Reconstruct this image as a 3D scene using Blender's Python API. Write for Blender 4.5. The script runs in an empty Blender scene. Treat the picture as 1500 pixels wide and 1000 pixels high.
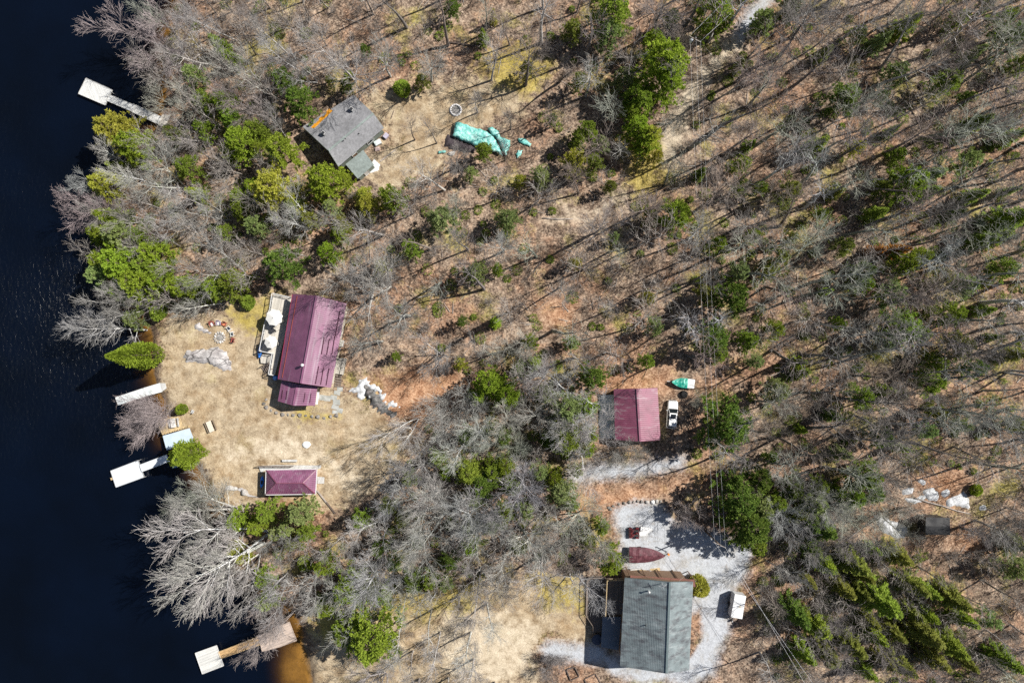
import bpy, bmesh, math, random
import numpy as np
from mathutils import Vector, Matrix

rad = math.radians
SC = bpy.context.scene
COL = SC.collection
S, CH = 0.13, 130.0            # metres per photo pixel on the ground, camera height
SUN_AZ, SUN_EL = 23.0, 45.0    # sun stands towards +x, a little +y


def G(px, py, z=0.0):
    """the place at height z that the photo shows at pixel px, py"""
    k = S * (CH - z) / CH
    return ((px - 750) * k, (500 - py) * k)


def P3(px, py, z=0.0):
    x, y = G(px, py, z)
    return Vector((x, y, z))


# ------------------------------------------------------------------ materials
class Mat:
    def __init__(self, name, rough=0.8, spec=0.3):
        self.m = bpy.data.materials.new(name)
        self.m.use_nodes = True
        self.t = self.m.node_tree
        self.b = self.t.nodes['Principled BSDF']
        self.out = self.t.nodes['Material Output']
        self.b.inputs['Roughness'].default_value = rough
        self.b.inputs['Specular IOR Level'].default_value = spec

    def n(self, typ, **kw):
        nd = self.t.nodes.new(typ)
        for k, v in kw.items():
            if k.startswith('_'):
                setattr(nd, k[1:], v)
            else:
                key = k.replace('__', ' ')
                self.inp(nd.inputs[int(key[1:]) if key[0] == 'i' and key[1:].isdigit() else key], v)
        return nd

    def inp(self, sock, v):
        if isinstance(v, bpy.types.NodeSocket):
            self.t.links.new(v, sock)
        else:
            if isinstance(v, tuple) and len(v) == 3 and sock.type == 'RGBA':
                v = (*v, 1)
            sock.default_value = v

    def coord(self, kind='Object'):
        return self.n('ShaderNodeTexCoord').outputs[kind]

    def pos(self):
        return self.n('ShaderNodeNewGeometry').outputs['Position']

    def mapping(self, vec, scale=(1, 1, 1), rot=(0, 0, 0)):
        return self.n('ShaderNodeMapping', Vector=vec, Scale=scale, Rotation=rot).outputs[0]

    def noise(self, vec, scale, detail=4.0, rough=0.6, dist=0.0):
        return self.n('ShaderNodeTexNoise', Vector=vec, Scale=scale, Detail=detail, Roughness=rough, Distortion=dist).outputs['Fac']

    def math(self, op, a, b=0.0, clamp=False):
        nd = self.n('ShaderNodeMath', _operation=op, _use_clamp=clamp)
        self.inp(nd.inputs[0], a)
        self.inp(nd.inputs[1], b)
        return nd.outputs[0]

    def ramp(self, fac, stops, interp='LINEAR'):
        nd = self.n('ShaderNodeValToRGB', Fac=fac)
        cr = nd.color_ramp
        cr.interpolation = interp
        while len(cr.elements) < len(stops):
            cr.elements.new(0.5)
        for e, (p, c) in zip(cr.elements, stops):
            e.position = p
            e.color = (*c, 1) if isinstance(c, tuple) else (c, c, c, 1)
        return nd.outputs[0]

    def rng(self, fac, a, b, c=0.0, d=1.0):
        nd = self.n('ShaderNodeMapRange')
        self.inp(nd.inputs[0], fac)
        for i, v in enumerate((a, b, c, d)):
            self.inp(nd.inputs[i + 1], v)
        return nd.outputs[0]

    def mix(self, fac, a, b, blend='MIX'):
        nd = self.n('ShaderNodeMix', _data_type='RGBA', _blend_type=blend)
        self.inp(nd.inputs[0], fac)
        self.inp(nd.inputs[6], a)
        self.inp(nd.inputs[7], b)
        return nd.outputs[2]

    def attr(self, name, typ='GEOMETRY'):
        return self.n('ShaderNodeAttribute', _attribute_name=name, _attribute_type=typ)

    def color(self, v):
        self.inp(self.b.inputs['Base Color'], v)
        return self

    def rough(self, v):
        self.inp(self.b.inputs['Roughness'], v)
        return self

    def bump(self, h, strength=0.5, dist=0.05):
        nd = self.n('ShaderNodeBump', Height=h, Strength=strength, Distance=dist)
        self.inp(self.b.inputs['Normal'], nd.outputs[0])
        return self


def plain(name, col, rough=0.6, spec=0.4, var=0.18, scale=3.0, metal=0.0):
    """a painted or plain surface with soft wear in it"""
    m = Mat(name, rough, spec)
    v = m.pos()
    f = m.noise(v, scale, 6, 0.7)
    dark = tuple(c * (1 - var) for c in col)
    lite = tuple(min(1, c * (1 + var * 0.7)) for c in col)
    m.color(m.ramp(f, [(0.3, dark), (0.7, lite)]))
    m.b.inputs['Metallic'].default_value = metal
    return m.m


def planks(name, col, ang, width=0.14, var=0.3, rough=0.8):
    """boards running along the direction ang (degrees), each board a little different"""
    m = Mat(name, rough, 0.2)
    v = m.mapping(m.pos(), rot=(0, 0, rad(-ang)))
    sep = m.n('ShaderNodeSeparateXYZ', Vector=v)
    brd = m.math('DIVIDE', sep.outputs[1], width)
    idx = m.math('FLOOR', brd)
    fr = m.math('FRACT', brd)
    wn = m.n('ShaderNodeTexWhiteNoise', _noise_dimensions='1D', W=idx).outputs[0]
    grain = m.noise(m.mapping(v, scale=(0.8, 9, 1)), 2.0, 5, 0.7)
    blot = m.noise(v, 0.9, 4, 0.6)
    t = m.math('ADD', m.math('MULTIPLY', wn, 0.4), m.math('ADD', m.math('MULTIPLY', grain, 0.35), m.math('MULTIPLY', blot, 0.45)))
    c = m.ramp(t, [(0.3, tuple(x * (1 - var) for x in col)), (0.85, tuple(min(1, x * (1 + var * .6)) for x in col))])
    gap = m.math('LESS_THAN', fr, 0.09)
    m.color(m.mix(gap, c, tuple(x * 0.25 for x in col)))
    return m.m


def tinted(name, rough=0.5, spec=0.4):
    """takes each object's own colour"""
    m = Mat(name, rough, spec)
    c = m.n('ShaderNodeObjectInfo').outputs['Color']
    f = m.noise(m.pos(), 4.0, 4, 0.6)
    m.color(m.mix(m.rng(f, .3, .7, 0.0, 0.35), c, m.mix(0.5, c, (0, 0, 0))))
    return m.m


# ------------------------------------------------------------------ mesh building
class MB:
    """collects shapes in world or local coordinates and links them as ONE mesh object"""

    def __init__(self):
        self.v, self.f, self.mi, self.cur = [], [], [], 0

    def add(self, vs, fs):
        o = len(self.v)
        self.v += [tuple(p) for p in vs]
        for f in fs:
            self.f.append(tuple(i + o for i in f))
            self.mi.append(self.cur)
        return self

    def box(self, c, size, rz=0.0, mtx=None):
        x, y, z = (s / 2 for s in size)
        vs = [Vector((sx * x, sy * y, sz * z)) for sz in (-1, 1) for sy in (-1, 1) for sx in (-1, 1)]
        M = mtx if mtx else Matrix.Rotation(rz, 3, 'Z')
        c = Vector(c)
        return self.add([c + M @ p for p in vs], [(0, 2, 3, 1), (4, 5, 7, 6), (0, 1, 5, 4), (2, 6, 7, 3), (0, 4, 6, 2), (1, 3, 7, 5)])

    def cbox(self, c, size, ch, rz=0.0):
        """box with chamfered vertical and top edges"""
        x, y, z = (s / 2 for s in size)
        M = Matrix.Rotation(rz, 3, 'Z')
        c = Vector(c)
        rings = []
        for zz, ins in ((-z, 0), (z - ch, 0), (z, ch)):
            a, b = x - ins, y - ins
            k = ch
            ring = [(-a + k, -b), (a - k, -b), (a, -b + k), (a, b - k), (a - k, b), (-a + k, b), (-a, b - k), (-a, -b + k)]
            rings.append([c + M @ Vector((p[0], p[1], zz)) for p in ring])
        return self.loft(rings, True)

    def bar(self, a, b, w, h):
        """square bar from a to b"""
        a, b = Vector(a), Vector(b)
        d = b - a
        if d.length < 1e-6:
            return self
        q = d.to_track_quat('X', 'Z').to_matrix()
        return self.box((a + b) / 2, (d.length, w, h), mtx=q)

    def loft(self, rings, cap=True, closed=True):
        n = len(rings[0])
        vs = [p for r in rings for p in r]
        fs = []
        for i in range(len(rings) - 1):
            for j in range(n if closed else n - 1):
                k = (j + 1) % n
                fs.append((i * n + j, i * n + k, (i + 1) * n + k, (i + 1) * n + j))
        if cap:
            fs.append(tuple(reversed(range(n))))
            fs.append(tuple((len(rings) - 1) * n + j for j in range(n)))
        return self.add(vs, fs)

    def tube(self, pts, r, sides=8, cap=True):
        pts = [Vector(p) for p in pts]
        rs = r if isinstance(r, (list, tuple)) else [r] * len(pts)
        rings = []
        for i, p in enumerate(pts):
            d = (pts[min(i + 1, len(pts) - 1)] - pts[max(i - 1, 0)]).normalized()
            u = d.cross(Vector((0, 0, 1)))
            if u.length < 1e-3:
                u = Vector((1, 0, 0))
            u.normalize()
            w = d.cross(u)
            rings.append([p + rs[i] * (math.cos(2 * math.pi * k / sides) * u - math.sin(2 * math.pi * k / sides) * w) for k in range(sides)])
        return self.loft([list(reversed(x)) for x in rings], cap)

    def lathe(self, c, prof, sides=16):
        c = Vector(c)
        return self.loft([[c + Vector((r * math.cos(2 * math.pi * k / sides), r * math.sin(2 * math.pi * k / sides), z)) for k in range(sides)] for r, z in prof], True)

    def prism(self, poly, z0, z1):
        a = sum(poly[i][0] * poly[(i + 1) % len(poly)][1] - poly[(i + 1) % len(poly)][0] * poly[i][1] for i in range(len(poly)))
        if a < 0:
            poly = list(reversed(poly))
        return self.loft([[Vector((p[0], p[1], z0)) for p in poly], [Vector((p[0], p[1], z1)) for p in poly]], True)

    def slab(self, quad, t):
        """a plate under the given top quad"""
        q = [Vector(p) for p in quad]
        nrm = (q[1] - q[0]).cross(q[2] - q[0]).normalized()
        if nrm.z < 0:
            q.reverse()
            nrm = -nrm
        low = [p - nrm * t for p in q]
        return self.loft([low, q], True)

    def build(self, name, mats, parent=None, smooth=False, local=False):
        me = bpy.data.meshes.new(name)
        off = Vector((0, 0, 0))
        if parent is not None and not local:
            p = parent
            while p is not None:
                off += p.location
                p = p.parent
        me.from_pydata([(a - off.x, b - off.y, c - off.z) for a, b, c in self.v], [], self.f)
        if not isinstance(mats, (list, tuple)):
            mats = [mats]
        for m in mats:
            me.materials.append(m)
        me.polygons.foreach_set('material_index', self.mi)
        if smooth:
            me.polygons.foreach_set('use_smooth', [True] * len(self.f))
        me.update()
        o = bpy.data.objects.new(name, me)
        COL.objects.link(o)
        o.parent = parent
        return o


def tag(o, label=None, cat=None, group=None, kind=None):
    for k, v in (('label', label), ('category', cat), ('group', group), ('kind', kind)):
        if v:
            o[k] = v
    return o


def thing(name, label, cat, loc, group=None, rz=0.0):
    o = bpy.data.objects.new(name, None)
    o.empty_display_size = 0.3
    COL.objects.link(o)
    o.location = loc
    o.rotation_euler = (0, 0, rz)
    return tag(o, label, cat, group)


KIDS = {}


def dup(root, loc=None, rz=None, scale=None, label=None, group=None, color=None, cat=None, parent=None):
    """a copy of a thing with copies of its parts and sub-parts"""
    c = root.copy()
    COL.objects.link(c)
    c.parent = parent
    if loc is not None:
        c.location = loc
    if rz is not None:
        c.rotation_euler = (0, 0, rz) if not isinstance(rz, tuple) else rz
    if scale is not None:
        c.scale = scale if isinstance(scale, tuple) else (scale,) * 3
    tag(c, label, cat, group)
    if color:
        c.color = (*color, 1)
    if root.name not in KIDS:
        KIDS[root.name] = [o for o in bpy.data.objects if o.parent == root]
    for ch in KIDS[root.name]:
        dup(ch, color=color, parent=c)
    return c


def fast_mesh(name, verts, faces, mats, mat_idx=None, smooth=False):
    """mesh from numpy arrays; faces: (n,3) or (n,4)"""
    me = bpy.data.meshes.new(name)
    nf, k = faces.shape
    me.vertices.add(len(verts))
    me.vertices.foreach_set('co', np.ascontiguousarray(verts, dtype=np.float32).ravel())
    me.loops.add(nf * k)
    me.loops.foreach_set('vertex_index', np.ascontiguousarray(faces, dtype=np.int32).ravel())
    me.polygons.add(nf)
    me.polygons.foreach_set('loop_start', np.arange(0, nf * k, k, dtype=np.int32))
    for m in mats:
        me.materials.append(m)
    if mat_idx is not None:
        me.polygons.foreach_set('material_index', np.ascontiguousarray(mat_idx, dtype=np.int32))
    if smooth:
        me.polygons.foreach_set('use_smooth', np.ones(nf, dtype=bool))
    me.update(calc_edges=True)
    return me


def link_mesh(name, me, parent=None):
    o = bpy.data.objects.new(name, me)
    COL.objects.link(o)
    o.parent = parent
    return o


def seg_tubes(segs, sides):
    """segs: array (n,8) p0 p1 r0 r1 -> vertices, quads"""
    a = np.asarray(segs, dtype=np.float64)
    p0, p1, r0, r1 = a[:, 0:3], a[:, 3:6], a[:, 6], a[:, 7]
    d = p1 - p0
    d /= np.maximum(np.linalg.norm(d, axis=1, keepdims=True), 1e-9)
    ref = np.where(np.abs(d[:, 2:3]) > 0.9, np.array([[1., 0, 0]]), np.array([[0, 0, 1.]]))
    u = np.cross(d, ref)
    u /= np.linalg.norm(u, axis=1, keepdims=True)
    w = np.cross(d, u)
    n = len(a)
    V = np.empty((n, 2, sides, 3))
    for k in range(sides):
        t = 2 * math.pi * k / sides
        o = math.cos(t) * u + math.sin(t) * w
        V[:, 0, k] = p0 + o * r0[:, None]
        V[:, 1, k] = p1 + o * r1[:, None]
    base = (np.arange(n) * 2 * sides)[:, None]
    F = np.empty((n, sides, 4), dtype=np.int64)
    for k in range(sides):
        k2 = (k + 1) % sides
        F[:, k, 0] = base[:, 0] + k
        F[:, k, 1] = base[:, 0] + k2
        F[:, k, 2] = base[:, 0] + sides + k2
        F[:, k, 3] = base[:, 0] + sides + k
    return V.reshape(-1, 3), F.reshape(-1, 4)


def poly_sd(X, Y, poly):
    """signed distance in the units of X, Y to a closed polygon, positive inside (numpy)"""
    d2 = np.full(X.shape, 1e18)
    ins = np.zeros(X.shape, dtype=bool)
    n = len(poly)
    for i in range(n):
        ax, ay = poly[i]
        bx, by = poly[(i + 1) % n]
        ex, ey = bx - ax, by - ay
        L = ex * ex + ey * ey + 1e-12
        t = np.clip(((X - ax) * ex + (Y - ay) * ey) / L, 0, 1)
        d2 = np.minimum(d2, (X - ax - t * ex) ** 2 + (Y - ay - t * ey) ** 2)
        c = (ay > Y) != (by > Y)
        if ey != 0:
            ins ^= c & (X < ax + (Y - ay) * ex / ey)
    return np.where(ins, 1, -1) * np.sqrt(d2)


def inside(px, py, poly):
    r = False
    j = len(poly) - 1
    for i in range(len(poly)):
        if (poly[i][1] > py) != (poly[j][1] > py) and px < (poly[j][0] - poly[i][0]) * (py - poly[i][1]) / (poly[j][1] - poly[i][1]) + poly[i][0]:
            r = not r
        j = i
    return r

SKY_STRENGTH, SUN_STRENGTH, EXPOSURE, DENOISE = 0.05, 5.0, 0.76, False

# ------------------------------------------------------------------ zones, all in photo pixels on the ground
SHORE = [(290, -60), (262, 0), (246, 40), (238, 90), (240, 140), (236, 172), (205, 215), (190, 262), (165, 300), (160, 345), (158, 385), (168, 430), (205, 462),
         (222, 490), (222, 545), (228, 565), (240, 590), (236, 615), (246, 640), (272, 662), (290, 690), (305, 725), (335, 770), (350, 820), (372, 862), (402, 880),
         (432, 900), (442, 925), (450, 965), (456, 1010), (470, 1100)]
LAKE = [(290, -3000), *SHORE, (470, 3500), (-4000, 3500), (-4000, -3000)]
LAWN = [(232, 470), (262, 462), (300, 455), (345, 458), (400, 425), (420, 440), (470, 560), (520, 575), (548, 598), (606, 640), (588, 690), (545, 728), (482, 748),
        (440, 730), (380, 742), (322, 735), (300, 700), (276, 650), (246, 600), (232, 550)]
LAWN2 = [(446, 905), (476, 892), (560, 862), (640, 872), (760, 838), (868, 848), (866, 944), (800, 938), (775, 965), (790, 1010), (460, 1015), (448, 940)]
YARD = [(520, 128), (600, 132), (690, 112), (785, 118), (765, 172), (700, 180), (652, 205), (640, 250), (560, 278), (536, 262), (575, 195)]
GRAVEL = [[(900, 745), (925, 738), (965, 735), (990, 765), (1050, 780), (1100, 800), (1096, 840), (1074, 870), (1068, 925), (1046, 985), (1015, 1003), (985, 992), (1006, 960), (1008, 850), (918, 842), (908, 800)],
          [(790, 946), (800, 937), (866, 945), (912, 968), (1010, 978), (1018, 1003), (930, 996), (870, 972), (800, 965)],
          [(834, 692), (862, 681), (960, 673), (1004, 666), (1002, 684), (965, 694), (880, 704), (838, 706)],
          [(1078, 48), (1092, 18), (1120, -14), (1160, -30), (1112, 28), (1088, 62)]]
BED = [(1012, 905), (1024, 892), (1032, 928), (1022, 950), (1010, 958)]
PALE = [[(788, 320), (850, 300), (925, 268), (946, 228), (968, 238), (942, 290), (872, 326), (800, 332)], [(322, 655), (420, 640), (470, 650), (540, 700), (520, 730), (470, 690), (400, 672), (330, 680)],
        [(1018, 112), (1078, 48), (1088, 62), (1034, 122)], [(955, 240), (976, 180), (1006, 116), (1028, 122), (1004, 192), (978, 244)], [(640, 880), (700, 890), (790, 920), (780, 1000), (650, 1000)]]
MOSS = [[(330, 462), (395, 428), (402, 470), (396, 500), (350, 482)], [(450, 905), (520, 880), (640, 850), (700, 850), (690, 900), (560, 905), (470, 950)], [(760, 836), (866, 850), (860, 900), (800, 890)],
        [(420, 600), (470, 604), (500, 612), (440, 618)], [(690, 90), (760, 60), (820, 90), (770, 150), (700, 110)], [(900, 205), (960, 190), (980, 260), (930, 300)]]
RUST = [[(545, 560), (600, 540), (690, 545), (690, 590), (620, 625), (560, 610)], [(790, 445), (840, 440), (840, 480), (800, 480)], [(380, 730), (470, 730), (480, 748), (390, 745)],
        [(870, 552), (980, 540), (985, 575), (880, 572)], [(1030, 690), (960, 715), (830, 725), (825, 745), (900, 742), (1030, 705)], [(1380, 780), (1420, 770), (1440, 810), (1390, 800)],
        [(700, 700), (745, 690), (750, 735), (690, 745)], [(1350, 700), (1420, 700), (1400, 716), (1350, 712)]]
BUILT = [[(430, 128), (575, 128), (575, 275), (430, 275)], [(370, 418), (530, 418), (520, 615), (365, 615)], [(868, 556), (1032, 548), (1028, 655), (868, 655)],
         [(858, 835), (1110, 800), (1100, 1000), (858, 1000)], [(370, 665), (500, 665), (500, 760), (370, 740)], [(640, 150), (790, 160), (785, 245), (640, 240)],
         [(1350, 745), (1400, 745), (1400, 800), (1350, 800)], [(108, 108), (255, 165), (240, 195), (108, 152)], [(1278, 745), (1335, 760), (1330, 800), (1275, 792)], [(1325, 702), (1432, 702), (1440, 748), (1330, 745)]]

# ------------------------------------------------------------------ terrain
WATER_Z = -0.6
fx = np.arange(-108.0, 108.01, 0.55)
fy = np.arange(-76.0, 76.01, 0.55)
ex = np.array([-420, -330, -260, -205, -170, -145, -125], float)
gx = np.concatenate([ex, fx, -ex[::-1]])
gy = np.concatenate([ex, [-100, -88], fy, [88, 100], -ex[::-1]])
TX, TY = np.meshgrid(gx, gy)
PXg, PYg = TX / S + 750, 500 - TY / S


def wig(x, y, k=1.0):
    return (np.sin(x * .21 * k + 1.3) * np.cos(y * .17 * k + .4) + .6 * np.sin(x * .43 * k - y * .31 * k + 2) + .35 * np.sin(x * .9 * k + y * .77 * k) + .25 * np.cos(x * 1.7 * k - y * 1.3 * k)) / 2.2


sd_lake = poly_sd(PXg, PYg, LAKE) * S + wig(TX, TY, 2.3) * 0.55       # + in the lake
shal = np.exp(-(((PXg - 424) / 40) ** 2 + ((PYg - 985) / 62) ** 2))
depth = np.interp(-sd_lake, [-60, -14, -6, -2, 0, .9, 2.6, 6], [-6, -4, -2.4, -1.15, -.6, -.25, -.03, 0.0])
depth = np.where(depth < WATER_Z, WATER_Z + (depth - WATER_Z) * (1 - 0.86 * shal), depth)


def mask(polys, soft, wob=0.0):
    m = np.zeros(TX.shape)
    for p in polys:
        m = np.maximum(m, np.clip(.5 + (poly_sd(PXg, PYg, p) * S + wob * wig(TX, TY, 2.0)) / soft, 0, 1))
    return m


m_lawn = mask([LAWN, LAWN2, YARD], 6.5, 1.8)
m_grav = np.clip(np.maximum(mask([GRAVEL[0], GRAVEL[1], GRAVEL[3]], 3.6, 0.6), .85 * mask([GRAVEL[2]], 3.4, .5)) - mask([BED], 2.0, .4), 0, 1)
m_pale = np.maximum(mask(PALE[1:], 5.0, 1.5), np.maximum(.7 * mask([PALE[0]], 6.0, 2.0), 1.25 * mask([PALE[2], PALE[3]], 4.5, 1.0)))
m_moss = mask(MOSS, 4.0, 1.3)
m_rust = mask(RUST, 5.0, 1.5)
m_flat = mask([LAWN, LAWN2, YARD, *GRAVEL, *BUILT], 3.0)
land = np.clip(-sd_lake / 4, 0, 1)
TZ = depth + land * (1 - .85 * m_flat) * (wig(TX + 40, TY, .8) * .35 + wig(TX, TY + 9, 3.1) * .12) + land * .03 * wig(TX, TY, 4)
m_shore = np.clip(1 - np.abs(sd_lake + .2) / 1.6, 0, 1)


def ground_z(x, y):
    i = min(max(np.searchsorted(gx, x) - 1, 0), len(gx) - 2)
    j = min(max(np.searchsorted(gy, y) - 1, 0), len(gy) - 2)
    u = (x - gx[i]) / (gx[i + 1] - gx[i])
    v = (y - gy[j]) / (gy[j + 1] - gy[j])
    return float((TZ[j, i] * (1 - u) + TZ[j, i + 1] * u) * (1 - v) + (TZ[j + 1, i] * (1 - u) + TZ[j + 1, i + 1] * u) * v)


def ground_mat():
    m = Mat('ground', 0.95, 0.1)
    p = m.pos()
    za = m.n('ShaderNodeSeparateColor', Color=m.attr('zones').outputs['Color']).outputs
    zb = m.n('ShaderNodeSeparateColor', Color=m.attr('zones2').outputs['Color']).outputs
    lawn, grav, moss = za[0], za[1], za[2]
    rust, pale, shore = zb[0], zb[1], zb[2]
    fine = m.noise(p, 3.2, 6, .78)
    mid = m.noise(p, .55, 5, .65)
    big = m.noise(p, .07, 4, .6)
    leafv = m.n('ShaderNodeTexVoronoi', Vector=p, Scale=3.6, Randomness=1.0)
    leaf = m.n('ShaderNodeSeparateColor', Color=leafv.outputs['Color']).outputs
    t = m.math('ADD', m.math('MULTIPLY', fine, .5), m.math('ADD', m.math('MULTIPLY', mid, .48), m.math('MULTIPLY', leaf[0], .15)))
    litter = m.ramp(t, [(.37, (.02, .015, .013)), (.48, (.085, .061, .046)), (.56, (.21, .153, .114)), (.65, (.365, .283, .212)), (.78, (.58, .48, .375))])
    redm = m.math('MULTIPLY', m.rng(m.math('ADD', m.math('MULTIPLY', big, .6), m.math('MULTIPLY', mid, .4)), .48, .58), .85)
    litter = m.mix(redm, litter, m.mix(1.0, litter, (1.0, .78, .66), 'MULTIPLY'))
    greym = m.rng(m.noise(p, .11, 4, .6), .5, .68, 0, .6)
    litter = m.mix(greym, litter, m.mix(1.0, litter, (.88, .86, .84), 'MULTIPLY'))
    dampm = m.rng(m.math('ADD', m.math('MULTIPLY', m.noise(p, .19, 5, .65), .7), m.math('MULTIPLY', fine, .3)), .49, .6, 0, .6)
    litter = m.mix(dampm, litter, m.mix(1.0, litter, (.5, .45, .42), 'MULTIPLY'))
    msf = m.rng(m.math('ADD', m.math('MULTIPLY', m.noise(m.mapping(p, (1, 1, 1), (0, 0, .4)), .13, 5, .6), .7), m.math('MULTIPLY', fine, .3)), .53, .63, 0, .8)
    litter = m.mix(msf, litter, m.ramp(t, [(.38, (.04, .04, .01)), (.55, (.2, .18, .04)), (.75, (.42, .36, .11))]))
    litter = m.mix(m.math('MULTIPLY', rust, .8), litter, m.ramp(t, [(.36, (.1, .045, .025)), (.52, (.32, .16, .085)), (.68, (.5, .3, .18)), (.85, (.62, .42, .28))]))
    lt = m.math('ADD', m.math('MULTIPLY', fine, .6), m.math('MULTIPLY', mid, .5))
    grass = m.ramp(lt, [(.36, (.10, .072, .048)), (.48, (.25, .193, .128)), (.6, (.40, .325, .225)), (.77, (.58, .5, .38))])
    grass = m.mix(m.rng(m.noise(p, .16, 5, .65), .5, .62, 0, .55), grass, m.mix(1.0, grass, (.75, .66, .55), 'MULTIPLY'))
    grass = m.mix(m.rng(m.math('ADD', m.math('MULTIPLY', m.noise(p, .42, 5, .7), .75), m.math('MULTIPLY', fine, .25)), .5, .6, 0, .6), grass, m.mix(1.0, grass, (.62, .52, .42), 'MULTIPLY'))
    grass = m.mix(m.rng(m.noise(m.mapping(p, (1, 1, 1), (0, 0, 1.1)), .09, 4, .6), .52, .64, 0, .5), grass, m.mix(1.0, grass, (1.2, 1.12, 1.0), 'MULTIPLY'))
    grass = m.mix(m.rng(m.noise(p, .12, 5, .65), .55, .66, 0, .5), grass, m.mix(1.0, grass, (.78, .8, .5), 'MULTIPLY'))
    edge = m.math('ADD', lawn, m.rng(m.math('ADD', m.math('MULTIPLY', mid, .6), m.math('MULTIPLY', fine, .4)), .35, .65, -.42, .42))
    c = m.mix(m.rng(edge, .3, .7), litter, grass)
    pl = m.ramp(lt, [(.36, (.24, .19, .13)), (.55, (.47, .4, .3)), (.75, (.68, .6, .48))])
    c = m.mix(m.math('MULTIPLY', m.rng(m.math('ADD', pale, m.rng(mid, .3, .7, -.4, .35)), .3, .9), .75), c, pl)
    ms = m.ramp(lt, [(.38, (.09, .075, .018)), (.55, (.3, .235, .045)), (.75, (.5, .4, .1))])
    c = m.mix(m.math('MULTIPLY', m.rng(m.math('ADD', moss, m.rng(mid, .3, .7, -.45, .4)), .3, .9), .75), c, ms)
    gv = m.ramp(m.math('ADD', m.math('MULTIPLY', fine, .5), m.math('ADD', m.math('MULTIPLY', leaf[1], .22), m.math('MULTIPLY', mid, .33))), [(.3, (.27, .28, .297)), (.5, (.36, .374, .397)), (.72, (.44, .458, .488))])
    gv = m.mix(m.rng(m.noise(p, .3, 5, .65), .5, .64, 0, .6), gv, m.mix(1.0, gv, (.74, .66, .55), 'MULTIPLY'))
    gv = m.mix(m.rng(m.noise(p, .8, 5, .7), .56, .68, 0, .5), gv, (.16, .125, .09))
    c = m.mix(m.rng(m.math('ADD', grav, m.rng(m.math('ADD', m.math('MULTIPLY', mid, .5), m.math('MULTIPLY', fine, .5)), .35, .65, -.3, .3)), .24, .76), c, gv)
    c = m.mix(m.math('MULTIPLY', shore, m.rng(fine, .3, .7, .5, 1)), c, m.ramp(fine, [(.35, (.03, .02, .014)), (.7, (.16, .11, .075))]))
    # under the water: brown silt, amber sand in the shallows
    sep = m.n('ShaderNodeSeparateXYZ', Vector=p)
    dp = m.rng(sep.outputs[2], -.6, -2.6)
    bed = m.ramp(dp, [(0, (.3, .15, .03)), (.35, (.2, .09, .02)), (1, (.015, .015, .012))])
    bed = m.mix(m.rng(mid, .4, .6, 0, .5), bed, m.mix(.6, bed, (0.02, .012, .005)))
    c = m.mix(m.rng(sep.outputs[2], -.5, -.7), c, bed)
    m.color(c)
    h = m.math('ADD', m.math('MULTIPLY', fine, .8), m.math('MULTIPLY', leaf[2], .35))
    m.bump(h, .6, .12)
    return m.m


GROUND = ground_mat()
ny, nx = TX.shape
vid = np.arange(ny * nx).reshape(ny, nx)
quads = np.stack([vid[:-1, :-1], vid[:-1, 1:], vid[1:, 1:], vid[1:, :-1]], axis=-1).reshape(-1, 4)
fl = lambda a: ((a[:-1, :-1] + a[1:, 1:]) / 2).ravel()
under = np.minimum.reduce([TZ[:-1, :-1], TZ[1:, :-1], TZ[:-1, 1:], TZ[1:, 1:]]).ravel() < WATER_Z
isg = (fl(m_grav) > .5) & ~under
isl = (fl(m_lawn) > .5) & ~isg & ~under
verts = np.stack([TX, TY, TZ], axis=-1).reshape(-1, 3)
zA = np.stack([m_lawn, m_grav, m_moss, np.ones_like(TX)], -1).reshape(-1, 4)
zB = np.stack([m_rust, m_pale, m_shore, np.ones_like(TX)], -1).reshape(-1, 4)


def patch(name, sel, mat, V=verts, extra=True):
    q = quads[sel]
    used, inv = np.unique(q, return_inverse=True)
    me = fast_mesh(name, V[used], inv.reshape(-1, 4), [mat], smooth=True)
    if extra:
        for nm, arr in (('zones', zA), ('zones2', zB)):
            a = me.attributes.new(nm, 'FLOAT_COLOR', 'POINT')
            a.data.foreach_set('color', arr[used].astype(np.float32).ravel())
    o = link_mesh(name, me)
    return tag(o, kind='structure'), used


patch('forest_floor', ~under & ~isg & ~isl, GROUND)
patch('lawn', isl, GROUND)
patch('gravel_driveway', isg, GROUND)
patch('lake_bed', under, GROUND)


def water_mat():
    m = Mat('lake_water', .26, .5)
    p = m.pos()
    d = m.attr('depth').outputs['Fac']
    nz = m.noise(p, .05, 3, .6)
    m.color(m.ramp(nz, [(.35, (.0008, .0017, .0042)), (.65, (.001, .0027, .008))]))
    alpha = m.math('SUBTRACT', 1.0, m.math('POWER', 2.718, m.math('MULTIPLY', d, -1.35)), True)
    m.inp(m.b.inputs['Alpha'], m.math('MAXIMUM', alpha, .08))
    m.b.inputs['IOR'].default_value = 1.33
    # small wind ripples in patches
    v = m.mapping(p, scale=(1.6, .75, 1), rot=(0, 0, rad(-32)))
    r1 = m.noise(v, 1.15, 5, .6, .5)
    r2 = m.noise(v, .4, 3, .5)
    sp_ = m.n('ShaderNodeVectorMath', _operation='DISTANCE', i0=p, i1=(-93.0, 8.0, 0.0)).outputs['Value']
    wind = m.math('MULTIPLY', m.rng(sp_, 45, 14, .15, 1.0), m.rng(m.noise(p, .03, 3, .5), .35, .6, .4, 1.0))
    hgt = m.math('MULTIPLY', m.math('ADD', r1, m.math('MULTIPLY', r2, .6)), wind)
    m.bump(hgt, 1.0, .27)
    return m.m


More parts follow.
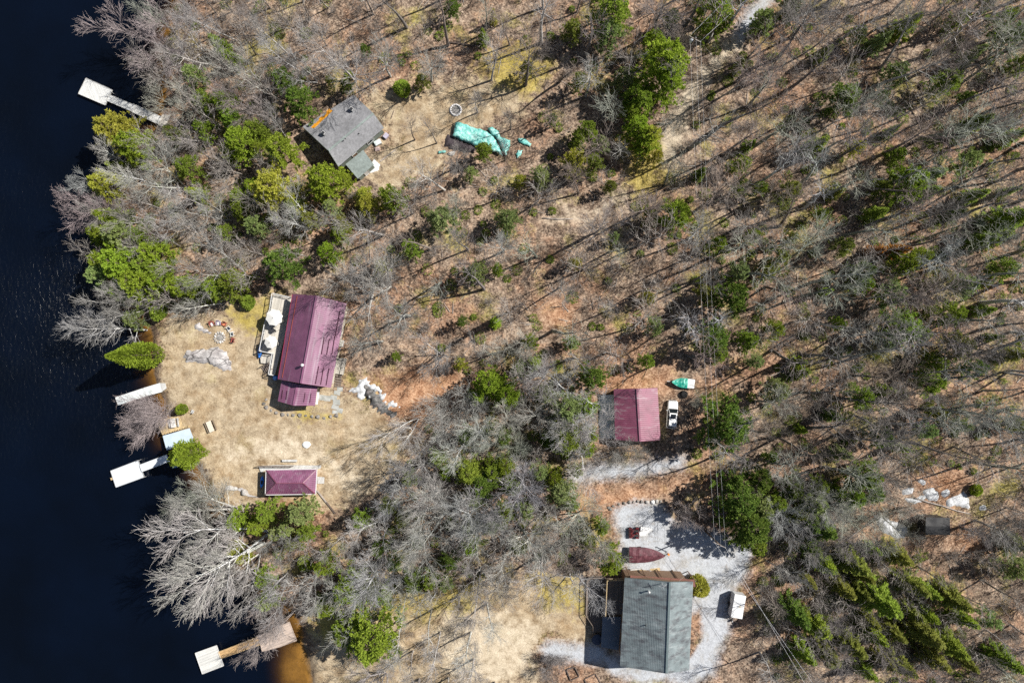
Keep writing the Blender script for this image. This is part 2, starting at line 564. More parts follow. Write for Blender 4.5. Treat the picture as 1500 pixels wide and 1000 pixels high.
wv = verts.copy()
wv[:, 2] = WATER_Z
wo, used = patch('lake_water', under, water_mat(), wv, False)
a = wo.data.attributes.new('depth', 'FLOAT', 'POINT')
a.data.foreach_set('value', np.clip(WATER_Z - verts[used, 2], 0, 9).astype(np.float32))

# ------------------------------------------------------------------ tree materials


def bark_mat(name, dark=.75, sc=6):
    m = Mat(name, .9, .1)
    c = m.n('ShaderNodeObjectInfo').outputs['Color']
    f = m.noise(m.coord('Object'), sc, 5, .7)
    m.color(m.mix(m.rng(f, .35, .65), c, m.mix(dark, c, (.02, .018, .015))))
    return m.m


def twig_mat():
    m = Mat('twig', .85, .15)
    oi = m.n('ShaderNodeObjectInfo')
    c = oi.outputs['Color']
    isl_ = m.n('ShaderNodeNewGeometry').outputs['Random Per Island']
    m.color(m.mix(m.rng(isl_, 0, 1, 0, .5), c, m.mix(.65, c, (.05, .035, .03))))
    return m.m


def leaf_mat():
    m = Mat('needles', .75, .15)
    oi = m.n('ShaderNodeObjectInfo')
    c = oi.outputs['Color']
    isl_ = m.n('ShaderNodeNewGeometry').outputs['Random Per Island']
    big = m.noise(m.coord('Object'), 1.1, 4, .6)
    t = m.math('ADD', m.math('MULTIPLY', isl_, .6), m.math('MULTIPLY', m.rng(big, .3, .7), .4))
    cc = m.mix(t, m.mix(.33, c, (.012, .03, .008)), m.mix(.22, c, (.6, .6, .1)))
    m.color(cc)
    tr = m.n('ShaderNodeBsdfTranslucent', Color=cc)
    mx = m.n('ShaderNodeMixShader')
    mx.inputs[0].default_value = .42
    m.t.links.new(m.b.outputs[0], mx.inputs[1])
    m.t.links.new(tr.outputs[0], mx.inputs[2])
    m.t.links.new(mx.outputs[0], m.out.inputs['Surface'])
    return m.m


BARK, TWIG, LEAF = bark_mat('bark'), twig_mat(), leaf_mat()


# ------------------------------------------------------------------ leafless trees
def grow(seed, h, r0, spread, stems=1, limbs=11, up=0.35, zlo=.3, fine=1.0, curl=.12, twig_r=.017, stem_out=.25):
    rn = random.Random(seed)
    heavy, light = [], []

    def vec():
        return Vector((rn.gauss(0, 1), rn.gauss(0, 1), rn.gauss(0, 1)))

    def walk(p, d, L, r, r1, nseg, wob, upw, store):
        pts = [(p.copy(), r)]
        for i in range(nseg):
            d = (d + vec() * wob + Vector((0, 0, upw))).normalized()
            q = p + d * (L / nseg)
            ra = r + (r1 - r) * (i / nseg)
            rb = r + (r1 - r) * ((i + 1) / nseg)
            store.append((*p, *q, ra, rb))
            p = q
            pts.append((p.copy(), rb))
        return pts

    def at(pts, t):
        f = t * (len(pts) - 1)
        i = min(int(f), len(pts) - 2)
        k = f - i
        return pts[i][0].lerp(pts[i + 1][0], k), pts[i][1] * (1 - k) + pts[i + 1][1] * k, (pts[i + 1][0] - pts[i][0]).normalized()

    def side(d, ang, az):
        u = d.orthogonal().normalized()
        w = d.cross(u)
        return (d * math.cos(ang) + (u * math.cos(az) + w * math.sin(az)) * math.sin(ang)).normalized()

    for s in range(stems):
        az0 = 2 * math.pi * s / stems + rn.uniform(-.5, .5)
        tilt = stem_out * rn.uniform(.7, 1.3) if stems > 1 else .03
        d0 = Vector((math.cos(az0) * tilt, math.sin(az0) * tilt, 1)).normalized()
        hs = h * (rn.uniform(.8, 1) if stems > 1 else 1)
        rs = r0 * 1.3 / (stems ** .42)
        tr = walk(Vector((.12 * math.cos(az0), .12 * math.sin(az0), -.35)) if stems > 1 else Vector((0, 0, -.35)), d0, hs + .35, rs, .022, 9, .045, .03, heavy)
        nl = max(4, int(limbs / stems ** .6))
        for i in range(nl):
            t = zlo + (0.97 - zlo) * ((i + rn.random()) / nl)
            p, rr, d = at(tr, t)
            prof = math.sin(math.pi * min(1, .22 + .78 * (1 - (t - zlo) / (1 - zlo)))) ** .6 if t > zlo + .15 * (1 - zlo) else .8
            L = spread * h * prof * rn.uniform(.75, 1.2)
            ang = (1.15 - .55 * (t - zlo) / (1 - zlo)) * rn.uniform(.8, 1.15)
            r = min(rr * .66, .019 * L + .022)
            lb = walk(p, side(d, ang, i * 2.4 + rn.uniform(-.5, .5)), L, r, .016, 6, curl, up * .22, heavy)
            nb = max(3, int((4 + L * 1.25) * fine))
            for j in range(nb):
                tb = .18 + .82 * (j + rn.random()) / nb
                p2, r2, d2 = at(lb, tb)
                L2 = L * (.55 - .3 * tb) * rn.uniform(.7, 1.4) + .5
                br = walk(p2, side(d2, rn.uniform(.38, .78), j * 2.4 + rn.uniform(-.6, .6)), L2, min(r2 * .66, .042), .018, 4, .075, up * .16, light)
                nt = max(2, int((2.2 + L2 * 1.7) * fine))
                for k in range(nt):
                    tt = .15 + .85 * (k + rn.random()) / nt
                    p3, r3, d3 = at(br, tt)
                    L3 = rn.uniform(.7, 1.7) * (1.1 - .4 * tt)
                    tw = walk(p3, side(d3, rn.uniform(.3, .62), k * 2.4 + rn.uniform(-.7, .7)), L3, twig_r, twig_r * .7, 2, .07, up * .14, light)
                    for q in range(int(1.5 * fine + rn.random())):
                        p4, r4, d4 = at(tw, rn.uniform(.25, 1))
                        walk(p4, side(d4, rn.uniform(.3, .7), rn.uniform(0, 6.3)), rn.uniform(.35, .9), twig_r * .8, twig_r * .55, 1, .05, .06, light)
    return heavy, light


def bare_proto(name, label, *a, **k):
    heavy, light = grow(*a, **k)
    t = bpy.data.objects.new(name, None)          # copied for every tree that stands in the scene, never linked itself
    for nm, segs, sd, mat in (('trunk', heavy, 5, BARK), ('crown', light, 3, TWIG)):
        v, f = seg_tubes(segs, sd)
        o = bpy.data.objects.new(nm, fast_mesh(nm, v, f, [mat], smooth=(nm == 'trunk')))
        o.parent = t
    return t


PROTO = {
    'f1': bare_proto('bare_tree', '', 1, 15, .23, .25),
    'f2': bare_proto('bare_tree', '', 2, 15, .22, .22, limbs=10, zlo=.4),
    'f3': bare_proto('bare_tree', '', 3, 15, .25, .30, limbs=12),
    'f4': bare_proto('bare_tree', '', 4, 15, .20, .20, limbs=13, zlo=.35, up=.5),
    'f5': bare_proto('bare_tree', '', 5, 15, .25, .30, stems=2, limbs=13),
    'f6': bare_proto('bare_tree', '', 16, 15, .18, .17, limbs=9, zlo=.45, up=.6, fine=.9),
    'b1': bare_proto('bare_tree', '', 6, 15, .13, .19, limbs=14, up=.5, fine=1.05),
    'b2': bare_proto('bare_tree', '', 7, 15, .17, .24, stems=3, limbs=14, up=.4),
    'w1': bare_proto('bare_tree', '', 8, 14, .26, .42, limbs=12, zlo=.22, fine=1.15, up=.45),
    'w2': bare_proto('bare_tree', '', 9, 14, .30, .38, stems=3, limbs=16, zlo=.2, fine=1.1, up=.35, stem_out=.4),
    'w3': bare_proto('bare_tree', '', 10, 15, .24, .36, stems=2, limbs=14, zlo=.25, fine=1.1, curl=.15, stem_out=.35),
    'g1': bare_proto('bare_tree', '', 71, 17, .28, .19, limbs=11, zlo=.5, up=.5, fine=.68),
    'g2': bare_proto('bare_tree', '', 72, 17, .26, .16, limbs=10, zlo=.55, up=.55, fine=.68),
    'g3': bare_proto('bare_tree', '', 73, 17, .30, .22, limbs=12, zlo=.42, up=.4, fine=.7),
    'g4': bare_proto('bare_tree', '', 74, 17, .27, .18, stems=2, limbs=12, zlo=.5, up=.5, fine=.68, stem_out=.16),
    's1': bare_proto('bare_shrub', '', 11, 6.5, .10, .30, stems=8, limbs=28, zlo=.15, up=.5, fine=1.1, stem_out=.62, twig_r=.014),
    'd1': bare_proto('dead_tree', '', 12, 16, .17, .30, limbs=24, zlo=.1, fine=.8, up=.15, curl=.13, twig_r=.018),
}


# ------------------------------------------------------------------ evergreens
def kites(C, D, Lh, Wd, rng):
    n = len(C)
    D = D / np.maximum(np.linalg.norm(D, axis=1, keepdims=True), 1e-9)
    Rn = rng.normal(size=(n, 3))
    Sd = np.cross(D, Rn)
    Sd /= np.maximum(np.linalg.norm(Sd, axis=1, keepdims=True), 1e-9)
    L = Lh * rng.uniform(.7, 1.3, (n, 1))
    W = Wd * rng.uniform(.7, 1.3, (n, 1))
    V = np.stack([C, C + D * L * .5 + Sd * W, C + D * L, C + D * L * .5 - Sd * W], axis=1).reshape(-1, 3)
    F = np.arange(4 * n).reshape(-1, 4)
    return V, F


def evergreen(name, heavy, C, D, L, W, seed):
    rng = np.random.default_rng(seed)
    t = bpy.data.objects.new(name, None)
    v, f = seg_tubes(heavy, 5)
    a = bpy.data.objects.new('trunk', fast_mesh('trunk', v, f, [BARKD], smooth=True))
    v, f = kites(np.array(C), np.array(D), L, W, rng)
    b = bpy.data.objects.new('crown', fast_mesh('crown', v, f, [LEAF]))
    a.parent = b.parent = t
    return t


def brown():
    return plain('pine_bark', (.12, .09, .07), .95, .1, .4, 5)


BARKD = brown()


def pine(seed, h=12.0, r=3.8, n=62):
    rn = random.Random(seed)
    heavy = [(0, 0, -.3, .05, .03, h * .5, .2, .13), (.05, .03, h * .5, 0, 0, h * .97, .13, .03)]
    C, D = [], []
    for i in range(n):
        t = (i + rn.random()) / n
        z = h * (.26 + .72 * t)
        L = r * (1.02 - t) ** .62 * rn.uniform(.55, 1.12) + .35
        az = i * 2.4 + rn.uniform(-.5, .5)
        rise = -.05 + .5 * t + rn.uniform(-.1, .1)
        d = Vector((math.cos(az), math.sin(az), rise)).normalized()
        p0 = Vector((0, 0, z))
        p1 = p0 + d * L
        heavy.append((*p0, *p1, .05, .015))
        for j in range(int(3 + L * 2.6)):
            u = .3 + .7 * rn.random() ** .75
            q = p0.lerp(p1, u)
            sd = Vector((-d.y, d.x, 0)) * rn.choice((-1, 1)) + d * .9 + Vector((0, 0, rn.uniform(.05, .5)))
            q2 = q + sd.normalized() * rn.uniform(.2, .75) * (.5 + .5 * L / r)
            for k in range(rn.randint(2, 3)):
                c = q.lerp(q2, rn.uniform(.3, 1.05)) + Vector((rn.gauss(0, .06), rn.gauss(0, .06), rn.gauss(0, .06)))
                for e in range(8):
                    C.append(c)
                    D.append(sd.normalized() * .55 + Vector((rn.gauss(0, .55), rn.gauss(0, .55), rn.gauss(.25, .45))))
    return evergreen('pine_tree', heavy, C, D, .4, .07, seed)


def fir(seed, h=11.0, r=2.3):
    rn = random.Random(seed)
    heavy = [(0, 0, -.3, 0, 0, h * .98, .15, .02)]
    C, D = [], []
    nw = int(h * 2.9)
    for w in range(nw):
        t = (w + .5) / nw
        z = h * (.07 + .92 * t)
        L0 = r * (1 - t) ** .85 + .12
        nb = 6 if t < .7 else 5
        for b in range(nb):
            if rn.random() < .1:
                continue
            az = 2 * math.pi * b / nb + w * 1.1 + rn.uniform(-.25, .25)
            L = L0 * rn.uniform(.7, 1.15)
            p0 = Vector((0, 0, z + rn.uniform(-.1, .1)))
            d = Vector((math.cos(az), math.sin(az), -.22 + .5 * t)).normalized()
            heavy.append((*p0, *(p0 + d * L * .9), .025, .008))
            n = int(3 + L * 7)
            for j in range(n):
                u = .15 + .85 * (j + rn.random()) / n
                sag = -.12 * L * u * u
                q = p0 + d * (L * u) + Vector((0, 0, sag + .06 * u))
                wd = (1.05 - u) * .55 * L ** .5
                for sgn in (-1, 1):
                    C.append(q)
                    D.append(d * .7 + Vector((-d.y, d.x, 0)) * sgn * (.5 + wd) + Vector((0, 0, rn.uniform(-.15, .15))))
                    if rn.random() < .6:
                        C.append(q + d * .05)
                        D.append(d + Vector((rn.gauss(0, .3), rn.gauss(0, .3), rn.uniform(0, .35))))
    return evergreen('fir_tree', heavy, C, D, .38, .075, seed)


def cedar(seed, h=10.0, r=1.9, n=6500, top=.7, amp=.3, lobes=26):
    rn = random.Random(seed)
    heavy = [(0, 0, -.3, 0, 0, h * .95, .16, .03)]
    C, D = [], []
    lob = [(rn.uniform(0, 6.28), rn.uniform(0, 1), rn.uniform(.5, 1)) for _ in range(lobes)]
    while len(C) < n:
        t = rn.random() ** .8
        az = rn.uniform(0, 6.283)
        prof = (math.sin(math.pi * min(1, t * .5 + .5) ** 1.1) if t > .3 else (.6 + .4 * t / .3) * .98) if top > .5 else math.sin(math.pi * (.12 + .86 * t)) ** .7
        bump = 1.08 - amp
        for a_, b_, w_ in lob:
            dd = (math.atan2(math.sin(az - a_), math.cos(az - a_)) / .6) ** 2 + ((t - b_) / .13) ** 2
            bump = max(bump, 1.08 - amp + amp * w_ * math.exp(-dd))
        rr = r * prof * bump * (1 - .32 * rn.random() ** 2)
        c = Vector((math.cos(az) * rr, math.sin(az) * rr, h * (.04 + .94 * t)))
        C.append(c)
        D.append(Vector((math.cos(az) * .8 + rn.gauss(0, .35), math.sin(az) * .8 + rn.gauss(0, .35), .65 + rn.gauss(0, .3))))
    return evergreen('cedar_tree', heavy, C, D, .36, .085, seed)


EV = {'pine': [pine(21), pine(22, 12, 3.5, 54), pine(23, 11, 4.0, 64)], 'fir': [fir(31), fir(32, 11, 2.6), fir(33, 11, 2.0)],
      'cedar': [cedar(41), cedar(42, 10, 2.2, 6500, .7, .42, 60), cedar(44, 10, 2.6, 5600, .2, .75, 44)], 'bush': [cedar(43, 3.2, 1.5, 2600, .2)]}
GREEN = {'b': (.30, .42, .04), 'd': (.12, .22, .04), 'y': (.50, .49, .08), 'p': (.33, .42, .17), 'm': (.26, .38, .05), 'o': (.5, .2, .045), 'k': (.25, .28, .06)}
GWORD = {'b': 'bright-green', 'd': 'dark-green', 'y': 'yellow-green', 'p': 'pale-grey-green', 'm': 'mid-green', 'o': 'rust-brown', 'k': 'olive-green'}

# x, y of the crown in the photo, its radius in pixels, kind, colour [, label]
P_, F_, C_, B_ = 'pine', 'fir', 'cedar', 'bush'
EVER = [(318, 62, 14, F_, 'm'), (335, 82, 13, F_, 'b'), (164, 190, 24, P_, 'y'), (197, 214, 22, P_, 'b'), (170, 243, 14, F_, 'b'), (149, 268, 19, P_, 'y'), (160, 318, 20, F_, 'b'), (284, 112, 15, P_, 'p'),
        (327, 150, 15, P_, 'b'), (338, 176, 14, P_, 'm'), (354, 207, 22, P_, 'b'), (372, 192, 15, P_, 'm'), (256, 198, 13, P_, 'k'), (300, 192, 13, P_, 'm'), (275, 246, 15, P_, 'm'), (284, 282, 13, F_, 'b'), (355, 310, 14, P_, 'm'),
        (370, 275, 12, P_, 'b'), (416, 120, 17, P_, 'd'), (440, 148, 21, P_, 'd'), (385, 195, 11, F_, 'm'), (415, 222, 22, P_, 'b'), (380, 218, 11, P_, 'b'), (404, 275, 28, P_, 'y'), (473, 268, 24, P_, 'b'),
        (503, 264, 13, P_, 'b'), (532, 285, 11, P_, 'y'), (573, 291, 18, P_, 'b'), (485, 304, 12, P_, 'p'), (500, 328, 12, P_, 'k'), (589, 129, 10, B_, 'm'), (707, 53, 9, F_, 'm'), (722, 22, 8, F_, 'y'), (709, 221, 11, P_, 'm'),
        (649, 322, 20, P_, 'p'), (744, 320, 15, P_, 'p'), (897, 20, 24, P_, 'm'), (838, 47, 14, P_, 'k'), (893, 48, 17, P_, 'p'), (968, 92, 31, P_, 'b'), (978, 128, 23, P_, 'b'), (916, 116, 16, P_, 'p'), (928, 143, 16, P_, 'm'),
        (924, 168, 14, P_, 'b'), (944, 207, 18, P_, 'b'), (962, 230, 10, P_, 'y'), (847, 204, 12, P_, 'm'), (843, 237, 16, P_, 'y'), (880, 213, 11, P_, 'p'), (793, 257, 14, P_, 'p'), (1048, 14, 20, P_, 'b'), (1030, 43, 11, P_, 'b'),
        (1064, 33, 10, P_, 'b'), (1027, 254, 11, F_, 'd'), (990, 315, 22, P_, 'b'), (950, 318, 12, P_, 'k'), (1120, 30, 14, P_, 'p'), (1158, 10, 15, P_, 'd'), (1332, 34, 17, F_, 'b'), (1258, 50, 11, P_, 'p'), (1465, 33, 14, P_, 'm'),
        (1478, 52, 18, P_, 'd'), (1492, 93, 13, P_, 'm'), (1382, 122, 17, P_, 'm'), (1312, 107, 15, P_, 'p'), (1235, 145, 20, P_, 'd'), (1198, 213, 15, F_, 'b'), (1252, 217, 11, P_, 'y'), (1435, 177, 16, F_, 'm'), (1486, 197, 15, F_, 'm'),
        (1412, 240, 17, P_, 'p'), (1332, 270, 22, P_, 'b'), (1359, 281, 15, F_, 'd'), (1285, 314, 15, F_, 'm'), (1432, 284, 15, F_, 'm'), (1485, 320, 24, F_, 'm'), (1462, 346, 16, F_, 'b'), (150, 342, 16, P_, 'b'), (178, 340, 20, P_, 'p'),
        (230, 373, 20, P_, 'b'), (148, 380, 15, P_, 'b'), (187, 390, 27, P_, 'b'), (155, 406, 20, P_, 'p'), (207, 412, 25, P_, 'b'), (267, 420, 18, P_, 'b'), (314, 420, 17, P_, 'b'), (341, 415, 18, P_, 'm'), (362, 442, 9, B_, 'm'),
        (230, 457, 10, B_, 'm'), (192, 467, 12, P_, 'p'), (415, 388, 24, P_, 'd'), (482, 370, 15, P_, 'b'), (498, 340, 12, P_, 'b'), (602, 366, 13, P_, 'm'), (695, 398, 16, P_, 'p'), (725, 473, 11, F_, 'b'), (558, 390, 10, P_, 'y'),
        (719, 560, 20, P_, 'b'), (742, 578, 18, P_, 'b'), (783, 533, 13, F_, 'm'), (760, 540, 11, P_, 'd'), (777, 503, 10, P_, 'b'), (837, 503, 10, P_, 'p'), (870, 551, 19, P_, 'd'), (861, 596, 13, P_, 'b'),
        (828, 596, 22, P_, 'p'), (830, 640, 23, P_, 'm'), (864, 637, 10, P_, 'b'), (806, 642, 14, P_, 'd'), (950, 436, 10, P_, 'y'), (957, 477, 12, P_, 'p'), (947, 530, 10, P_, 'm'), (1070, 438, 24, P_, 'd'), (1034, 432, 12, P_, 'k'),
        (1084, 397, 14, P_, 'p'), (1044, 494, 21, P_, 'd'), (1052, 515, 13, P_, 'm'), (1094, 500, 14, P_, 'm'), (1104, 528, 11, P_, 'p'), (1062, 624, 30, P_, 'd'), (1262, 398, 14, P_, 'd'), (1319, 387, 19, P_, 'b'),
        (1314, 367, 18, F_, 'o'), (1286, 366, 11, F_, 'o'), (1265, 416, 13, P_, 'b'), (1212, 427, 9, F_, 'b'), (1305, 430, 18, P_, 'p'), (1392, 460, 17, P_, 'm'), (1322, 480, 23, P_, 'm'), (1342, 490, 13, P_, 'b'), (1402, 508, 18, P_, 'k'),
        (1369, 533, 14, P_, 'm'), (1362, 563, 16, P_, 'm'), (1422, 540, 16, P_, 'd'), (1135, 483, 12, P_, 'b'), (1172, 530, 11, F_, 'b'), (1178, 545, 11, F_, 'b'), (1222, 610, 12, F_, 'd'), (1138, 573, 16, P_, 'p'), (1175, 630, 8, F_, 'b'),
        (1289, 640, 14, P_, 'd'), (1322, 657, 10, F_, 'm'), (1409, 623, 10, P_, 'p'), (1439, 350, 18, F_, 'm'), (1355, 628, 12, P_, 'p'), (1232, 363, 13, P_, 'k'), (1412, 420, 16, P_, 'p'),
        (350, 760, 14, P_, 'b'), (357, 813, 10, P_, 'y'), (392, 748, 15, P_, 'm'), (442, 750, 18, P_, 'p'), (408, 780, 12, P_, 'p'), (447, 826, 9, B_, 'b'), (478, 827, 15, P_, 'b'), (512, 860, 23, P_, 'b'), (478, 888, 14, P_, 'b'),
        (392, 877, 15, P_, 'b'), (386, 845, 14, P_, 'm'), (546, 932, 34, P_, 'b'), (508, 917, 21, P_, 'm'), (685, 690, 20, P_, 'm'), (706, 706, 20, P_, 'd'), (698, 731, 13, P_, 'm'), (685, 768, 12, P_, 'p'), (605, 853, 14, P_, 'd'),
        (651, 851, 12, P_, 'p'), (578, 824, 12, P_, 'd'), (745, 714, 11, P_, 'm'), (843, 687, 10, P_, 'b'), (820, 721, 20, P_, 'p'), (752, 711, 11, P_, 'm'), (893, 820, 18, P_, 'b'),
        (1083, 727, 29, P_, 'd'), (1094, 768, 29, P_, 'd'), (1113, 742, 18, P_, 'p'), (1135, 733, 15, P_, 'm'), (1168, 748, 15, P_, 'k'), (1265, 694, 20, P_, 'm'), (1276, 720, 16, P_, 'd'), (1201, 711, 11, P_, 'm'), (1224, 718, 11, P_, 'b'),
        (1208, 776, 22, F_, 'd'), (1185, 770, 17, F_, 'd'), (1210, 826, 18, F_, 'b'), (1252, 827, 20, F_, 'm'), (1238, 862, 18, F_, 'p'), (1295, 882, 28, F_, 'm'), (1318, 817, 18, F_, 'b'), (1341, 860, 18, F_, 'm'), (1362, 868, 14, F_, 'm'),
        (1401, 880, 20, F_, 'b'), (1168, 900, 23, F_, 'd'), (1200, 921, 22, F_, 'm'), (1248, 946, 20, F_, 'b'), (1215, 958, 19, F_, 'm'), (1285, 933, 16, F_, 'b'), (1311, 927, 14, F_, 'm'), (1356, 932, 24, F_, 'b'), (1391, 944, 22, F_, 'm'),
        (1321, 977, 18, F_, 'b'), (1300, 968, 14, F_, 'm'), (1478, 967, 19, F_, 'm'), (1493, 798, 15, F_, 'b'), (1484, 828, 17, P_, 'p'), (1338, 898, 13, F_, 'k'), (1278, 912, 12, F_, 'm'), (1431, 718, 7, B_, 'b'), (1282, 806, 10, F_, 'm'),
        (1446, 905, 13, P_, 'p'), (1418, 970, 14, F_, 'p'), (1270, 985, 13, F_, 'm')]
EVER += [(172, 362, 16, F_, 'b'), (205, 345, 14, P_, 'm'), (240, 412, 18, P_, 'b'), (180, 428, 15, P_, 'm'), (290, 428, 14, P_, 'm'), (222, 388, 20, P_, 'm'), (165, 372, 14, F_, 'b'), (300, 150, 16, P_, 'm'), (340, 225, 14, P_, 'b'),
         (430, 302, 14, P_, 'p'), (350, 290, 13, P_, 'm'), (375, 332, 14, P_, 'p'), (330, 340, 12, P_, 'm'), (540, 300, 15, P_, 'y'), 
         (455, 322, 13, P_, 'k'), (942, 152, 18, P_, 'm'), (935, 186, 17, P_, 'b'), (952, 206, 17, P_, 'y'),
         (860, 190, 14, P_, 'm'), (868, 240, 13, P_, 'k'), (956, 62, 15, P_, 'b'), (850, 120, 13, P_, 'k'), (700, 577, 14, P_, 'b'), 
         (800, 577, 15, P_, 'p'), (735, 641, 14, P_, 'd'), (721, 690, 16, P_, 'm'), (741, 681, 14, P_, 'b'), 
         (810, 701, 14, P_, 'b'), (834, 737, 12, P_, 'p'), (858, 656, 12, P_, 'b'), (420, 771, 13, P_, 'p'), 
         (375, 771, 12, P_, 'b'), (345, 801, 10, P_, 'y'), (430, 792, 12, P_, 'k'), (560, 871, 12, P_, 'b'), (1110, 700, 18, P_, 'd'), (1190, 736, 18, P_, 'p'), 
         (1246, 726, 16, P_, 'm'), (1180, 796, 14, P_, 'd'), (1105, 796, 16, P_, 'm'), (1160, 715, 15, P_, 'd'), (1180, 960, 17, F_, 'm'), (1262, 870, 16, F_, 'm'), (1270, 845, 14, F_, 'k'),
          (1360, 900, 16, F_, 'b'), (1370, 965, 18, F_, 'm'), 
         (1185, 850, 14, F_, 'm'), (1415, 910, 15, F_, 'b')]
EVER += [(640, 670, 13, P_, 'p'), (655, 690, 12, P_, 'm'), (600, 700, 11, P_, 'p'), (570, 740, 13, P_, 'p'), (530, 760, 12, P_, 'm'), (555, 800, 13, P_, 'd'), (610, 790, 12, P_, 'd'), (590, 760, 11, P_, 'k'), (690, 800, 13, P_, 'm'),
         (720, 770, 13, P_, 'd'), (740, 750, 14, P_, 'm'), (770, 745, 13, P_, 'p'), (790, 690, 14, P_, 'p'), (660, 820, 12, P_, 'd'), (630, 850, 12, P_, 'm'), (760, 800, 12, P_, 'k'), 
         (540, 860, 13, P_, 'p'), (450, 780, 13, P_, 'm'), (680, 640, 14, P_, 'd'), (860, 790, 12, P_, 'k'), (880, 770, 11, P_, 'm')]
_r = random.Random(404)
for _k in range(70):
    _x, _y = _r.uniform(1040, 1498), _r.uniform(4, 680)
    if all((_x - e[0]) ** 2 + (_y - e[1]) ** 2 > (e[2] + 13) ** 2 for e in EVER):
        EVER.append((_x, _y, _r.uniform(8, 15), _r.choice((P_, P_, F_)), _r.choice('mkpdmbk')))
for _k in range(45):
    _x, _y = _r.uniform(470, 990), _r.uniform(4, 540)
    if all((_x - e[0]) ** 2 + (_y - e[1]) ** 2 > (e[2] + 16) ** 2 for e in EVER) and not any(inside(_x, _y, z_) for z_ in (*BUILT, YARD, LAWN)):
        EVER.append((_x, _y, _r.uniform(6.5, 11), P_, _r.choice('mkpdy')))
# evergreens with a place of their own: base x, y in the photo, height, kind, colour, girth factor, label
EVER_OWN = [(232, 519, 17.0, C_, 'b', .95, 'tall smooth yellow green cedar leaning over the water beside the fire pit lawn'),
            (292, 661, 9.5, C_, 'b', 1.3, 'broad yellow green cedar hanging over the lakeside deck and gangway'),
            (271, 598, 2.9, B_, 'b', .75, 'small round cedar bush at the corner of the lakeside deck'),
            (1019, 853, 4.0, B_, 'y', 1.05, 'round clipped yellow green bush at the corner of the green metal roof')]

LANDMARKS = [(505, 195, 'the grey shingled cabin'), (715, 203, 'the teal tarpaulins'), (455, 505, 'the long purple cabin roof'), (425, 705, 'the hip roofed bunkhouse'), (933, 607, 'the purple garage roof'),
             (960, 915, 'the green metal roof'), (1081, 888, 'the white box trailer'), (175, 145, 'the uppermost long dock'), (1008, 70, 'the transformer pole'), (1045, 790, 'the lower power pole'),
             (1374, 768, 'the dark shed'), (1312, 775, 'the large snow patch'), (310, 965, 'the square float dock'), (668, 161, 'the white stone ring'), (1312, 366, 'the rust brown firs'), (310, 520, 'the fire pit outcrop'),
             (553, 582, 'the snowy black ledge'), (943, 815, 'the maroon boat cover'), (1000, 563, 'the green covered boat'), (1420, 628, 'the right-edge white birch'), (1240, 200, 'the densest upper-right wood'), (650, 730, 'the large forked tree')]
DIRS = ['right of', 'above-right of', 'above', 'above-left of', 'left of', 'below-left of', 'below', 'below-right of']
ORD = ['closest', 'second closest', 'third closest', 'fourth closest', 'fifth closest', 'sixth closest']


def where(px, py):
    d, x, y, nm = min((math.hypot(px - x, py - y), x, y, nm) for x, y, nm in LANDMARKS)
    k = round(math.atan2(y - py, px - x) / (math.pi / 4)) % 8
    return d, DIRS[k], nm


PENDING = []       # (object, description, category, distance, direction, landmark)


def pend(o, desc, cat, px, py):
    PENDING.append((o, desc, cat, *where(px, py)))


def settle_labels():
    by = {}
    for row in PENDING:
        by.setdefault((row[1], row[4], row[5]), []).append(row)
    for (desc, dr, nm), rows in by.items():
        rows.sort(key=lambda r: r[3])
        for i, (o, _, cat, *_r) in enumerate(rows):
            cat_group = {'bare tree': 'leafless trees of the wood', 'evergreen': 'evergreens among the leafless trees'}.get(cat, cat + 's')
            if len(rows) == 1:
                tag(o, f'{desc} {dr} {nm}', cat, cat_group)
            elif i < len(ORD):
                tag(o, f'{desc}, {ORD[i]} {dr} {nm}', cat, cat_group)
            else:
                tag(o, f'{desc} in the wood farther {dr} {nm}', cat, f'{desc}s farther {dr} {nm}')


RN = random.Random(77)


def apparent(x, y, z):
    k = S * (CH - z) / CH
    return x / k + 750, 500 - y / k


for n, (px, py, r, kind, col) in enumerate(EVER):
    rm = r * S * (1.1 if kind != F_ else .85)
    if kind == F_ and px > 1120 and py > 780:
        col = {'b': 'k', 'm': 'k', 'p': 'k'}.get(col, col) if n % 3 else col
    dist = math.hypot(px - 750, py - 500)
    h = {P_: rm * 2.7 + 2.6, F_: rm * 3.3 + 2.6, B_: rm * 2.0}[kind]
    zc = h * .55
    x, y = G(px, py, zc)
    pr = EV[kind][n % len(EV[kind])]
    ref_h, ref_r = {P_: (12, 3.7), F_: (11, 2.35), B_: (3.2, 1.5)}[kind]
    jb = RN.uniform(.85, 1.15)
    j = [c * jb * RN.uniform(.93, 1.07) for c in GREEN[col]]
    o = dup(pr, (x, y, ground_z(x, y) - .05), rz=(RN.uniform(-.04, .04), RN.uniform(-.04, .04), RN.uniform(0, 6.28)), scale=(rm * 1.12 / ref_r, rm * 1.12 / ref_r, h / ref_h), color=j)
    size = 'small' if r < 13 else 'large' if r > 21 else 'middling'
    kw = {P_: 'pine', F_: 'fir', B_: 'round evergreen bush'}[kind]
    pend(o, f'{size} {GWORD[col]} {kw}', 'evergreen' if kind != B_ else 'bush', px, py)
for px, py, h, kind, col, gf, lab in EVER_OWN:
    x, y = G(px, py)
    ref = 10 if kind == C_ else 3.2
    pr = EV[kind][1 if h > 12 else 2] if kind == C_ else EV[kind][0]
    dup(pr, (x, y, ground_z(x, y) - .05), rz=RN.uniform(0, 6), scale=(h / ref * gf if kind != C_ or h < 12 else 1.3 * gf,) * 2 + (h / ref,), color=[c * .85 for c in GREEN[col]], label=lab, cat='bush' if kind == B_ else 'evergreen')

